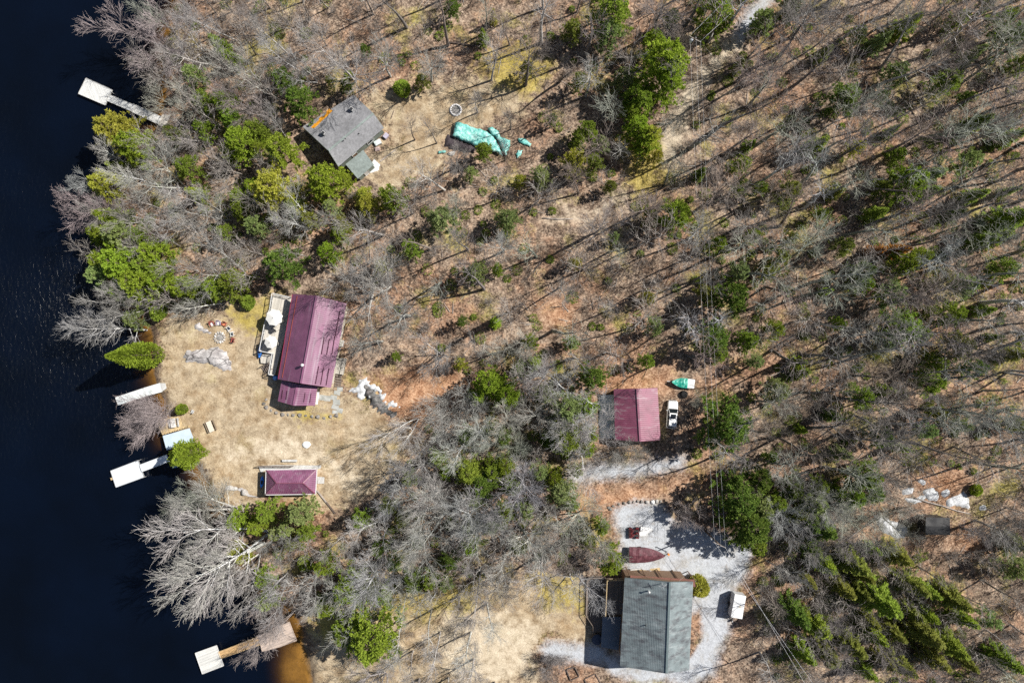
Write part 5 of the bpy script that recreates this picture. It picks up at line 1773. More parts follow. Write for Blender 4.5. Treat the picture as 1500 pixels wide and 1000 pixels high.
# boards and lumber by the upper gable
rn = random.Random(9)
for i, (x, y, L, a, w_, mt, lab) in enumerate(((455, 48, 3.0, 12, .35, SILVW, 'pale sheet of lumber lying beside the maroon boat cover'), (520, 30, 2.6, -8, .3, TANW, 'tan plank leaning over the lumber pile'), (560, 50, 2.4, 20, .28, SILVW, 'pale plank on the lumber pile nearest the rusty porch roof'), (480, 15, 2.2, 5, .25, SILVW, 'pale plank at the far end of the lumber pile'))):
    gx_, gy_ = G(*c5(x, y), .3)
    tag(MB().box((gx_, gy_, .12 + .16 * i), (L, w_, .1), rad(a)).build('plank', mt), lab, 'plank')
gx_, gy_ = G(*c5(575, 55), .1)
tag(MB().prism([G(*c5(x, y)) for x, y in ((600, 15), (685, 5), (690, 62), (610, 66))], -.1, .05).build('plywood_sheet', TANW), 'brown plywood sheet lying beside the maroon boat cover', 'plywood')
tag(MB().prism([G(*c5(x, y)) for x, y in ((680, 60), (820, 75), (840, 92), (690, 88))], -.1, .1).build('concrete_step', CONC), 'white concrete step at the gable end of the green roofed house', 'step')

# --- dark shed in the wood
c6 = crop(1270, 690, 6.25)
q = lambda x, y, z: P3(*c6(x, y), z)
root = thing('shed', 'dark low shed in deep shade near the snow patches', 'shed', (*G(1372, 770), 0))
A, R, B = (q(545, 420, 3.2), q(755, 425, 3.2)), (q(540, 500, 4.2), q(758, 505, 4.2)), (q(540, 580, 3.2), q(760, 582, 3.2))
ro, wo, w, al, ac = gable(root, A, R, B, metal_roof('shaded_black_metal', (.012, .012, .014), .8), DARK, over=.25)  # black roof, its colour darkened further for the tree shade on it
opening(root, w['b1'], w['b2'], .5, 0, .9, 1.9, 'door', glass_m=DARK, center=root.location)
opening(root, w['a2'], w['b2'], .5, 1.0, .7, .7, center=root.location)


# ------------------------------------------------------------------ docks
def dock_part(root, name, quad, z, mat, th=.18, frame=None):
    W = [G(px, py, z) for px, py in quad]
    o = MB().prism(W, z - th, z).build(name, mat, root)
    if frame:
        fr = MB()
        c = sum((Vector((p[0], p[1], z)) for p in W), Vector()) / len(W)
        for i in range(len(W)):
            a, b = Vector((*W[i], z - .05)), Vector((*W[(i + 1) % len(W)], z - .05))
            out = ((a + b) / 2 - c).normalized() * .04
            fr.bar(a + out, b + out, .07, .22)
        fr.build('edge_frame', frame, o)
    return W


def float_drums(root, W, z, mat):
    for i in range(4):
        a = Vector((*W[i], 0)).lerp(sum((Vector((*p, 0)) for p in W), Vector()) / 4, .22)
        MB().lathe((a.x, a.y, WATER_Z - .2), [(.3, 0), (.34, .2), (.34, z - WATER_Z), ], 12).build('float_drum', mat, root)


c7 = crop(100, 100, 9.375)
t = thing('dock', 'long white board dock with a wide end platform nearest the top edge', 'dock', (*G(180, 150), WATER_Z))
z = .05
W = dock_part(t, 'end_platform', [c7(*p) for p in ((245, 140), (602, 300), (575, 352), (565, 360), (505, 505), (142, 350))], z, PALEW, frame=SILVW)
float_drums(t, [W[0], W[1], W[4], W[5]], z - .2, DARK)
dock_part(t, 'walkway', [c7(*p) for p in ((556, 362), (915, 512), (880, 595), (524, 442))], z + .03, PALEW, frame=SILVW)
dock_part(t, 'walkway', [c7(*p) for p in ((925, 508), (1280, 672), (1232, 765), (884, 602))], z - .02, SILVW, frame=SILVW)
for x, y in ((600, 335), (1280, 672), (1232, 765), (915, 505)):
    gx_, gy_ = G(*c7(x, y), 0)
    MB().lathe((gx_, gy_, -1.6), [(.06, 0), (.06, 2.2)], 8).build('pile', STEEL, t)
dock_part(t, 'landing', [c7(*p) for p in ((1285, 640), (1400, 640), (1330, 800), (1240, 790))], .12, GREYW)

c8 = crop(150, 540, 5.556)
t = thing('dock', 'low aluminium dock of two pale panels beside the pinkish shore shrub', 'dock', (*G(203, 576), WATER_Z))
ALU = plain('pale_dock_panel', (.56, .6, .6), .55, .4, .18, 1.5)
dock_part(t, 'panel', [c8(*p) for p in ((108, 234), (332, 160), (357, 220), (130, 293))], .02, ALU, frame=WALLW)
dock_part(t, 'panel', [c8(*p) for p in ((337, 158), (468, 118), (484, 185), (362, 218))], .04, ALU, frame=WALLW)
dock_part(t, 'ramp', [c8(*p) for p in ((474, 117), (510, 116), (520, 160), (488, 182))], .08, SILVW)
for x, y in ((112, 236), (132, 292), (335, 160), (358, 220)):
    gx_, gy_ = G(*c8(x, y), 0)
    MB().lathe((gx_, gy_, -1.8), [(.05, 0), (.05, 2.0)], 8).build('pile', STEEL, t)

deck('wooden_deck', 'tan plank deck on the shore with a white picnic table', 'deck', [c8(*p) for p in ((437, 430), (622, 372), (652, 470), (700, 465), (488, 538))], .5, TANW, rails=[[c8(*p) for p in ((441, 431), (530, 402))]], rail_m=TANW, base=-1.2)
t, W = deck('boat_port', 'blue grey sheet roofed boat port under the gangway cedar', 'boat port', [c8(*p) for p in ((490, 545), (706, 484), (735, 556), (738, 600), (522, 662))], .35, plain('blue_grey_sheet', (.42, .5, .58), .5, .4, .12, .8), base=-1.2)
a, b = P3(*c8(500, 532), .5), P3(*c8(705, 470), .5)
for k in range(11):
    p = a.lerp(b, k / 10)
    MB().box((p.x, p.y, .62), (.16, .16, .5), rad(17)).build('bollard_post', TANW, t)
c8q = lambda x, y, z=0: G(*c8(x, y), z)


def picnic(px, py, z, L, rz, label, top_m, seat_m, bench=True):
    x, y = G(px, py, z + .7)
    t = thing('picnic_table', label, 'picnic table', (x, y, z), None, rz)
    MB().cbox((0, 0, .74), (L, .95, .06), .02).build('tabletop', top_m, t, local=True)
    for s in (-1, 1):
        MB().cbox((0, s * .82, .43), (L, .3, .05), .015).build('bench_seat', seat_m, t, local=True)
        fr = MB()
        fr.box((s * L * .36, 0, .37), (.08, 1.75, .08))
        for e in (-1, 1):
            fr.bar((s * L * .36, e * .25, .7), (s * L * .36, e * .62, 0), .08, .08)
        fr.build('leg', seat_m, t, local=True)


WTOP = plain('white_table', (.55, .535, .51), .6, .3, .12)
picnic(*c8(575, 440), .5, 1.7, rad(98), 'white picnic table standing on the tan shore deck', WTOP, SILVW)
picnic(*c8(876, 470), 0.0, 2.1, rad(112), 'white picnic table standing alone on the lawn right of the tan shore deck', plain('cream_table', (.55, .5, .42), .6), plain('dark_bench', (.2, .15, .1), .7))
x, y = c8q(742, 345)
z = ground_z(x, y)
t = thing('garden_chair', 'white plastic lawn chair right of the little round cedar bush', 'chair', (x, y, z), None, 2.7)
MB().cbox((0, 0, .4), (.5, .5, .05), .02).build('seat', WALLW, t, local=True)
MB().box((-.28, 0, .7), (.05, .5, .65), mtx=Matrix.Rotation(-.25, 3, 'Y')).build('backrest', WALLW, t, local=True)
for s in (-1, 1):
    MB().box((0, s * .27, .6), (.55, .06, .04)).build('arm', WALLW, t, local=True)
    for e in (-1, 1):
        MB().box((e * .22, s * .22, .19), (.05, .05, .38)).build('leg', WALLW, t, local=True)

t = thing('dock', 'white floating dock with a blue shaded gangway beside the leaning giants', 'dock', (*G(186, 693), WATER_Z))
W = dock_part(t, 'float_platform', [c8(*p) for p in ((68, 830), (290, 745), (338, 880), (112, 962))], .1, plain('white_float_deck', (.52, .545, .57), .5, .4, .07, 1), frame=STEEL)
float_drums(t, W, -.1, DARK)
dock_part(t, 'gangway', [c8(*p) for p in ((303, 782), (520, 700), (548, 752), (322, 836))], .22, plain('gangway_panel', (.6, .63, .66), .5, .4, .12, 1), frame=STEEL)
dock_part(t, 'shore_panel', [c8(*p) for p in ((556, 752), (630, 722), (650, 795), (570, 808))], .22, plain('shade_blue_panel', (.1, .2, .42), .5))  # shore end of the gangway, its shade painted in as blue
for x, y in ((302, 742), (342, 880)):
    gx_, gy_ = c8q(x, y)
    MB().lathe((gx_, gy_, -2.5), [(.06, 0), (.06, 3.4)], 8).build('pile', STEEL, t)
MB().box((*c8q(80, 893), .0), (.5, .45, .25), rad(20)).build('ladder_step', TANW, t)

c9 = crop(270, 870, 7.694)
t = thing('dock', 'square white float dock joined to the shore by an orange brown boardwalk', 'dock', (*G(350, 950), WATER_Z))
W = dock_part(t, 'float_platform', [c9(*p) for p in ((125, 662), (360, 578), (438, 803), (205, 893))], .1, planks('square_float_boards', (.5, .495, .47), 22, .15, .25), frame=WALLW)
float_drums(t, W, -.1, DARK)
dock_part(t, 'boardwalk', [c9(*p) for p in ((384, 650), (830, 478), (870, 560), (410, 722))], .14, BROWNW, frame=TANW)
dock_part(t, 'shore_platform', [c9(*p) for p in ((838, 470), (1180, 312), (1262, 520), (1075, 590), (880, 640))], .2, PINKW, frame=PINKW)
for x, y in ((838, 470), (1075, 590), (600, 565), (625, 640)):
    gx_, gy_ = G(*c9(x, y), 0)
    MB().lathe((gx_, gy_, -2.0), [(.08, 0), (.08, 2.1)], 8).build('pile', LOG, t)

# ------------------------------------------------------------------ fire pit, chairs, outcrops, snow
def ledge(name, label, cat, pts, h, mat, seed=1, cell=.28, kind=None, wob=.5, grow=0.0):
    """a low rock outcrop or snow patch: an uneven mound with the outline given in photo pixels"""
    W = [G(*p) for p in pts]
    xs, ys = [p[0] for p in W], [p[1] for p in W]
    X, Y = np.meshgrid(np.arange(min(xs) - .6, max(xs) + .6, cell), np.arange(min(ys) - .6, max(ys) + .6, cell))
    sd = poly_sd(X, Y, W) + grow + wob * .35 * (np.sin(X * 2.3 + seed) * np.cos(Y * 2.1 + seed * 2) + .6 * np.sin(X * 5.1 - Y * 4.3))
    gz = np.vectorize(ground_z)(X, Y)
    blk = np.floor(2.2 * (np.sin(X * .9 + seed) + np.cos(Y * 1.1 - seed) + .5 * np.sin(X * 2.1 + Y * 1.7))) / 2.2
    Z = gz + np.where(sd > 0, h * (1 - np.exp(-sd * 2.5)) * (1 + .28 * blk) + .1 * h * np.sin(X * 6.3) * np.cos(Y * 5.7), np.maximum(sd, -.5) * .7)
    n_y, n_x = X.shape
    ids = np.arange(n_y * n_x).reshape(n_y, n_x)
    qd = np.stack([ids[:-1, :-1], ids[:-1, 1:], ids[1:, 1:], ids[1:, :-1]], -1).reshape(-1, 4)
    keep = ((sd[:-1, :-1] > -.35) | (sd[1:, 1:] > -.35) | (sd[1:, :-1] > -.35) | (sd[:-1, 1:] > -.35)).ravel()
    qd = qd[keep]
    V = np.stack([X, Y, Z], -1).reshape(-1, 3)
    used, inv = np.unique(qd, return_inverse=True)
    o = link_mesh(name, fast_mesh(name, V[used], inv.reshape(-1, 4), [mat], smooth=True))
    return tag(o, None if kind else label, None if kind else cat, None, kind)


f1 = crop(220, 440, 8.333)
ledge('rock_outcrop', 'long pale granite outcrop in the lawn below the fire pit', 'rock', [f1(*p) for p in ((400, 690), (440, 612), (590, 605), (840, 568), (940, 640), (985, 750), (992, 862), (890, 852), (760, 785), (600, 755), (450, 752))], .5, ROCK, 3)
ledge('rock_outcrop', 'narrow pale rock pointing at the fire pit from its upper left', 'rock', [f1(*p) for p in ((535, 290), (600, 275), (660, 330), (755, 395), (745, 425), (660, 390), (560, 350))], .35, ROCK, 5)
x, y = G(*f1(850, 450))
t = thing('fire_pit', 'round stone fire pit in the lawn with chairs curving round it', 'fire pit', (x, y, ground_z(x, y)))
for k in range(13):
    a = k * 2 * math.pi / 13
    o = link_mesh('stone', BOULD[k % 4], t)
    o.location = (.95 * math.cos(a), .95 * math.sin(a), .1)
    o.scale = (.27, .22, .2)
    o.rotation_euler = (0, 0, a)
MB().lathe((x, y, ground_z(x, y)), [(.7, 0), (.68, .06), (.2, .08)], 16).build('ash_bed', stone_mat('ash', [(.05, .05, .05), (.2, .19, .18), (.42, .4, .38)], 4), t)


def lawn_chair(px, py, rz, col, seatcol, label):
    x, y = G(px, py, .4)
    t = thing('lawn_chair', label, 'chair', (x, y, ground_z(x, y)), 'chairs round the fire pit', rz)
    fm, sm = plain('chair_frame', col, .5, .4, .15), plain('chair_seat', seatcol, .6, .3, .15)
    MB().box((.05, 0, .36), (.62, .56, .05), mtx=Matrix.Rotation(.12, 3, 'Y')).build('seat', sm, t, local=True)
    MB().box((-.38, 0, .72), (.05, .6, .85), mtx=Matrix.Rotation(-.35, 3, 'Y')).build('backrest', fm, t, local=True)
    for s in (-1, 1):
        MB().box((-.02, s * .38, .58), (.75, .14, .04)).build('arm', fm, t, local=True)
        MB().box((.3, s * .36, .28), (.07, .06, .56)).build('leg', fm, t, local=True)
        MB().bar((-.42, s * .3, .0), (.2, s * .3, .34), .05, .08).build('leg', fm, t, local=True)


RED, WHT, LAV = (.27, .07, .055), (.58, .56, .54), (.36, .31, .42)
for x, y, ang, c1_, c2_, lab in ((755, 287, -62, RED, WHT, 'red chair with a white seat, first in the curve round the fire pit'), (835, 277, -85, LAV, WHT, 'lavender chair with a white seat at the top of the fire pit curve'),
                                 (902, 286, -112, RED, (.6, .2, .1), 'all red chair between the lavender one and the white ones'), (958, 345, -145, WHT, WHT, 'white chair with a dark shadow, upper of the two white ones at the fire pit'),
                                 (997, 408, -168, WHT, (.6, .62, .55), 'white chair with a greyish seat, lower of the two white ones at the fire pit'), (1006, 484, 172, RED, RED, 'rust red chair, last and lowest in the curve round the fire pit')):
    lawn_chair(*f1(x, y), rad(ang), c1_, c2_, lab)

# snowy black ledge
s1 = crop(500, 540, 6.25)
ledge('rock_ledge', 'black wet rock ledge streaked with snow in the clearing behind the purple cabin', 'rock', [s1(*p) for p in ((215, 150), (262, 165), (330, 222), (395, 300), (430, 362), (545, 420), (505, 445), (430, 432), (335, 395), (270, 320), (212, 240))], .5, ROCKD, 7, wob=1.0)
SN = [((80, 205), (140, 180), (170, 120), (235, 90), (262, 118), (205, 150), (225, 215), (215, 270), (160, 262), (150, 215)), ((228, 135), (300, 165), (350, 175), (355, 200), (310, 205), (240, 170)), ((355, 230), (400, 245), (405, 275), (385, 290), (355, 255)),
      ((258, 245), (300, 262), (425, 360), (415, 375), (360, 345), (290, 285)), ((405, 305), (455, 305), (520, 345), (505, 355), (440, 335))]
for i, pl in enumerate(SN):
    o = ledge('snow', None, None, [s1(*p) for p in pl], .42 if i not in (1, 2, 3) else .8, SNOWM, 11 + i, .2, 'stuff', .75, .16)
c6_ = crop(1270, 690, 6.25)
for i, pl in enumerate([((70, 420), (120, 410), (230, 470), (330, 505), (360, 540), (330, 600), (260, 595), (150, 545)), ((530, 185), (600, 165), (640, 215), (640, 265), (560, 245)), ((370, 262), (440, 260), (530, 230), (500, 262), (440, 282)),
                        ((740, 265), (800, 250), (885, 200), (925, 270), (925, 325), (830, 300), (745, 310)), ((480, 85), (520, 88), (525, 110), (500, 108)), ((690, 190), (735, 178), (740, 215), (700, 218)), ((335, 180), (410, 165), (410, 195), (345, 200)),
                        ((1040, 330), (1085, 322), (1088, 340), (1045, 345))]):
    ledge('snow', None, None, [c6_(*p) for p in pl], .42, SNOWM, 31 + i, .3, 'stuff', .3, .3)

# white stone ring and the teal tarpaulins
g1 = crop(630, 140, 8.333)
x, y = G(*g1(313, 180))
t = thing('stone_ring', 'white stone ring round bare earth above the teal tarpaulins', 'fire ring', (x, y, ground_z(x, y)))
WST = stone_mat('white_stone', [(.5, .48, .48), (.64, .62, .61), (.72, .7, .69)], 3)
wst = boulder_mesh(15, 'stone', WST)
for k in range(14):
    a = k * 2 * math.pi / 14
    o = link_mesh('stone', wst, t)
    o.location = (1.02 * math.cos(a), 1.02 * math.sin(a), .12)
    o.scale = (.24, .3, .22)
    o.rotation_euler = (0, 0, a + .2 * (k % 3))
MB().lathe((x, y, ground_z(x, y) - .02), [(.85, 0), (.8, .05), (.3, .07)], 16).build('ash_bed', bpy.data.materials['ash'], t)

TEAL = Mat('teal_tarp', .4, .5)
pz = TEAL.pos()
TEAL.color(TEAL.ramp(TEAL.noise(pz, 1.3, 6, .7, .6), [(.34, (.05, .26, .24)), (.47, (.13, .43, .39)), (.58, (.3, .56, .51)), (.72, (.52, .63, .6))]))
TEAL.bump(TEAL.noise(pz, 1.6, 5, .7, 1.0), .8, .2)
TEAL = TEAL.m


def tarp(label, pts, h, seed, mat=None, drop=.15):
    """a crumpled sheet draped over a low heap"""
    W = [G(px, py, h * .7) for px, py in pts]
    xs, ys = [p[0] for p in W], [p[1] for p in W]
    X, Y = np.meshgrid(np.arange(min(xs) - .3, max(xs) + .3, .16), np.arange(min(ys) - .3, max(ys) + .3, .16))
    sd = poly_sd(X, Y, W) + .05 * np.sin(X * 5.1 + seed) + .04 * np.cos(Y * 6.3 - seed)
    gz = np.vectorize(ground_z)(X, Y)
    Z = gz + .06 + h * (1 - np.exp(-np.maximum(sd, 0) * 6.0)) * (1 + .06 * np.sin(X * 1.1 + seed)) + .03 * h * np.abs(np.sin(X * 1.9 + Y * 1.3 + seed)) + .02 * h * np.sin(X * 6 + Y * 5)
    n_y, n_x = X.shape
    ids = np.arange(n_y * n_x).reshape(n_y, n_x)
    qd = np.stack([ids[:-1, :-1], ids[:-1, 1:], ids[1:, 1:], ids[1:, :-1]], -1).reshape(-1, 4)
    qd = qd[((sd[:-1, :-1] > 0) & (sd[1:, 1:] > 0) & (sd[1:, :-1] > 0) & (sd[:-1, 1:] > 0)).ravel()]
    V = np.stack([X, Y, Z], -1).reshape(-1, 3)
    used, inv = np.unique(qd, return_inverse=True)
    o = link_mesh('tarpaulin', fast_mesh('tarpaulin', V[used], inv.reshape(-1, 4), [mat or TEAL], smooth=True))
    md = o.modifiers.new('thickness', 'SOLIDIFY')
    md.thickness = .02
    return tag(o, label, 'tarpaulin', 'teal tarpaulins in the yard')


tarp('large teal tarpaulin stretched over a long heap below the white stone ring', [g1(*p) for p in ((300, 318), (345, 308), (545, 382), (612, 398), (715, 440), (800, 520), (840, 600), (900, 740), (770, 690), (556, 622), (380, 552), (262, 500), (285, 420))], 1.0, 1)
tarp('crumpled teal sheet hanging over the right end of the large teal tarpaulin', [g1(*p) for p in ((690, 385), (760, 372), (838, 430), (860, 490), (980, 540), (985, 620), (930, 745), (880, 700), (830, 560), (720, 455))], .7, 2)
tarp('small bluish teal scrap lying right of the large tarpaulin', [g1(*p) for p in ((1070, 510), (1160, 520), (1245, 590), (1220, 635), (1150, 600), (1075, 580))], .35, 3)
tarp('smallest teal scrap on red leaves beside the bluish scrap', [g1(*p) for p in ((1070, 660), (1130, 670), (1110, 740), (1060, 780), (1045, 720))], .3, 4)
tarp('teal scrap lying off the lower left end of the large tarpaulin', [g1(*p) for p in ((90, 670), (200, 660), (210, 700), (100, 715))], .3, 5)
tag(ledge('junk_heap', 'x', 'x', [g1(*p) for p in ((200, 470), (262, 505), (560, 630), (540, 700), (330, 680), (180, 620))], .7, plain('dark_junk', (.05, .04, .045), .8, .2, .5, 4), 9), 'dark heap of scrap showing along the lower edge of the large teal tarpaulin', 'scrap heap')
boulder(*g1(265, 705), .55, 'pale stone beside the lower left teal scrap', None, 1, False, .5, 1.5, .2)


def scrap(px, py, L, W_, h, rz, mat, label, name='scrap_board', cat='board', z=None):
    x, y = G(px, py)
    o = MB().cbox((0, 0, h / 2), (L, W_, h), min(.02, h * .3)).build(name, mat)
    o.location = (x, y, (ground_z(x, y) if z is None else z) + .01)
    o.rotation_euler = (0, 0, rz)
    return tag(o, label, cat)


k1 = crop(430, 130, 6.667)
scrap(*k1(825, 530), 1.3, .9, .5, .5, plain('pale_crate', (.5, .55, .55), .6), 'pale crate by the front wall of the grey shingled cabin', 'crate', 'crate')
scrap(*k1(905, 465), 1.0, .8, .6, .9, plain('lavender_crate', (.36, .33, .4), .6), 'lavender grey crate at the right corner of the grey shingled cabin', 'crate', 'crate')
scrap(*k1(820, 590), .9, .7, .25, .2, plain('pink_board', (.45, .34, .32), .7), 'pinkish board on the ground in front of the grey shingled cabin')
scrap(*k1(920, 655), 3.6, .22, .12, rad(37), LOG, 'long pale beam lying in the yard of the grey shingled cabin', 'beam', 'beam')
scrap(*k1(965, 255), 1.6, .12, .1, rad(70), LOGD, 'thin dark pole lying in the yard right of the grey shingled cabin', 'pole', 'pole')
ledge('stone_patio', 'x', 'x', [k1(*p) for p in ((785, 680), (850, 740), (830, 800), (740, 830), (720, 800))], .12, CONC, 4, wob=.1)
tag(bpy.context.scene.objects['stone_patio'], 'pale stone patio beside the small wing of the grey shingled cabin', 'patio')

# ------------------------------------------------------------------ vehicles
WHITE = plain('white_car_paint', (.66, .66, .655), .22, .5, .05)
CGLASS = plain('car_glass', (.012, .015, .018), .06, .6, .1)
RUBBER = plain('tyre_rubber', (.02, .02, .02), .85, .2)
CHROME = plain('alloy', (.55, .55, .56), .3, .5, .1, 3, .8)
REDP = plain('red_paint', (.13, .02, .022), .35, .5, .3, 5)
AMBER = plain('red_lamp', (.4, .02, .02), .3)


def wheel(root, x, y, r, w, axis='Y', nm='wheel'):
    """a wheel with its tyre and rim, local coordinates"""
    o = bpy.data.objects.new(nm, None)
    COL.objects.link(o)
    o.parent = root
    o.location = (x, y, r)
    M = Matrix.Rotation(math.pi / 2, 3, 'X')
    for part, prof, mt in (('tyre', [(r * .62, -w / 2), (r * .93, -w / 2), (r, -w * .3), (r, w * .3), (r * .93, w / 2), (r * .62, w / 2)], RUBBER), ('rim', [(r * .2, -w * .42), (r * .6, -w * .4), (r * .6, w * .4), (r * .2, w * .42)], CHROME)):
        mb = MB().lathe((0, 0, 0), prof, 18)
        mb.v = [tuple(M @ Vector(p)) for p in mb.v]
        b = mb.build(part, mt, o, True, True)


def body_loft(secs, n_side=None):
    """secs: (x, half width low, half width high, z low, z shoulder, z top) -> rings round the body, front to back"""
    rings = []
    for x, wl, wh, z0, z1, z2 in secs:
        rings.append([Vector((x, s * w, z)) for s, w, z in ((-1, wl * .9, z0), (1, wl * .9, z0), (1, wl, z0 + .18), (1, wl, z1), (1, wh, z2 - .03), (1, wh * .8, z2), (-1, wh * .8, z2), (-1, wh, z2 - .03), (-1, wl, z1), (-1, wl, z0 + .18))])
    return rings


def suv(px, py, rz, label):
    x, y = G(px, py, 1.0)
    t = thing('suv', label, 'SUV', (x, y, ground_z(x, y)), None, rz)
    secs = [(2.55, .72, .6, .45, .7, .82), (2.45, .88, .75, .35, .8, .95), (2.1, .96, .86, .3, .88, 1.06), (1.2, .98, .88, .3, .95, 1.14), (.9, .98, .9, .3, .98, 1.16), (-1.6, .98, .9, .3, .98, 1.16), (-2.3, .97, .88, .32, .98, 1.16), (-2.55, .92, .82, .4, .95, 1.12), (-2.62, .85, .75, .5, .9, 1.0)]
    MB().loft([list(reversed(r)) for r in body_loft(secs)]).build('body', WHITE, t, True, True)
    # cabin: pillars and roof in paint, glass between
    top = [(.35, .7, 1.78), (.1, .76, 1.84), (-1.9, .76, 1.84), (-2.2, .72, 1.8)]
    rf = MB().loft([[Vector((a, s * w, z + dz)) for s, dz in ((-1, -.07), (1, -.07), (.92, .02), (-.92, .02))] for a, w, z in top])
    ro = rf.build('roof', WHITE, t, local=True)
    MB().cbox((-.28, 0, 1.862), (.85, 1.0, .02), .005).build('sunroof', CGLASS, ro, local=True)
    for k in range(4):
        MB().box((-1.05 - .28 * k, 0, 1.868), (.05, 1.25, .02)).build('roof_rib', plain('grey_trim', (.45, .45, .45), .5), ro, local=True)
    for s in (-1, 1):
        MB().bar((0, s * .74, 1.93), (-1.85, s * .74, 1.93), .05, .04).build('roof_rail', DARK, ro, local=True)
    g = MB()
    lo, hi = [(1.05, .84, 1.13), (-2.45, .84, 1.13)], [(.33, .7, 1.76), (-2.18, .7, 1.77)]
    MB().slab([(1.12, -.8, 1.15), (1.12, .8, 1.15), (.38, .67, 1.775), (.38, -.67, 1.775)], .03).build('windscreen', CGLASS, t, local=True)
    MB().loft([[Vector(p) for p in ((-2.5, -.76, 1.15), (-2.5, .76, 1.15), (-2.23, .66, 1.75), (-2.23, -.66, 1.75))], [Vector(p) for p in ((-2.46, -.76, 1.15), (-2.46, .76, 1.15), (-2.19, .66, 1.75), (-2.19, -.66, 1.75))]]).build('rear_window', CGLASS, t, local=True)
    for s in (-1, 1):
        for a, b, c, d in ((.98, .0, .3, .0), (-.08, -1.05, -.08, -1.05), (-1.13, -2.35, -1.13, -2.1)):
            MB().loft([[Vector((p, s * (w - off), z)) for p, w, z in ((a, .87, 1.15), (b, .87, 1.15), (d, .735, 1.75), (c, .735, 1.75))] for off in (0, .03)]).build('side_window', CGLASS, t, local=True)
        for a in (1.15, -.04, -1.09):
            MB().bar((a if a < 1 else 1.1, s * .85, 1.14), (a if a < 1 else .36, s * .725, 1.78), .06, .07).build('pillar', WHITE, t, local=True)
        MB().cbox((.75, s * 1.08, 1.15), (.16, .26, .2), .04).build('mirror', WHITE, t, local=True)
        MB().box((2.47, s * .62, .76), (.16, .34, .16)).build('headlight', plain('lamp_glass', (.7, .72, .75), .15), t, local=True)
        MB().box((-2.6, s * .72, .85), (.08, .2, .34)).build('tail_light', AMBER, t, local=True)
        for a in (1.62, -1.55):
            wheel(t, a, s * .86, .38, .26)
    MB().box((2.56, 0, .6), (.08, 1.0, .26)).build('grille', DARK, t, local=True)
    MB().cbox((2.6, 0, .42), (.14, 1.6, .18), .03).build('bumper', plain('bumper_grey', (.3, .3, .3), .6), t, local=True)


suv(985, 607, rad(86), 'white SUV with a dark sunroof parked along the sunny side of the purple garage')


def hull(L, W, h, x0=0.0, sharp=1.6, z0=0.0):
    rings = []
    for i in range(10):
        u = i / 9
        w = W / 2 * (1 - max(0, (u - .35) / .65) ** sharp) ** .8 if u < 1 else .03
        w = max(w, .03) * (.92 + .08 * min(1, u * 5))
        rise = .25 * max(0, (u - .5) / .5) ** 2
        rings.append([Vector((x0 + u * L, s * w * k, z0 + z + (rise if z > .05 else rise * 1.6))) for s, k, z in ((-1, .35, .0), (1, .35, 0), (1, .85, h * .45), (1, 1, h), (-1, 1, h), (-1, .85, h * .45))])
    return MB().loft(rings)


def cover(L, W, h, peak, sharp=1.6, z0=0.0, x0=0.0):
    rings = []
    rr = random.Random(3)
    for i in range(12):
        u = i / 11
        w = max(W / 2 * (1 - max(0, (u - .35) / .65) ** sharp) ** .8 if u < 1 else .04, .04) + .05
        rise = .25 * max(0, (u - .5) / .5) ** 2
        pk = peak * (1 - u ** 2.2) * (.85 + .15 * math.sin(i * 2.6)) * min(1, .55 + u * 3)
        zz = z0 + h + rise
        rings.append([Vector((x0 + u * L, s * w, zz + dz)) for s, dz in ((-1, -.22), (-1, .02), (-.55, pk * .62 + .03 * math.sin(i * 1.9)), (-.04, pk), (.04, pk), (.55, pk * .62 + .03 * math.sin(i * 2.3)), (1, .02), (1, -.22))])
    return MB().loft(rings, True)


def trailer_frame(t, L, W):
    MB().bar((-.2, -W * .32, .42), (L * .8, -W * .2, .42), .09, .1).build('trailer_rail', STEEL, t, local=True)
    MB().bar((-.2, W * .32, .42), (L * .8, W * .2, .42), .09, .1).build('trailer_rail', STEEL, t, local=True)
    MB().bar((L * .5, 0, .38), (L + .9, 0, .4), .09, .1).build('tongue', STEEL, t, local=True)
    for s in (-1, 1):
        wheel(t, L * .32, s * (W * .5 - .12), .3, .18)


x, y = G(947.5, 812, .9)
t = thing('boat_on_trailer', 'boat on a trailer under a pointed maroon cover beside the green roofed house', 'boat', (x - 3.4, y + .1, 0), None, rad(-1.5))
hull(6.6, 2.7, .75, 0, 1.7, .5).build('hull', plain('boat_white', (.7, .7, .7), .3), t, False, True)
MC = Mat('maroon_cover', .6, .3)
MC.color(MC.ramp(MC.noise(MC.pos(), 1.3, 5, .65), [(.3, (.045, .014, .019)), (.55, (.10, .032, .043)), (.75, (.2, .09, .105))]))
MC.bump(MC.noise(MC.pos(), 2.2, 4, .6), .7, .12)
cv = cover(6.7, 2.8, 1.25, .55, 1.7).build('cover', MC.m, t, False, True)
trailer_frame(t, 6.6, 2.6)
MB().lathe((7.6, .05, .1), [(.12, 0), (.12, .5), (.2, .52), (.2, .62)], 10).build('jack', plain('orange_jack', (.8, .22, .02), .5), t, local=True)

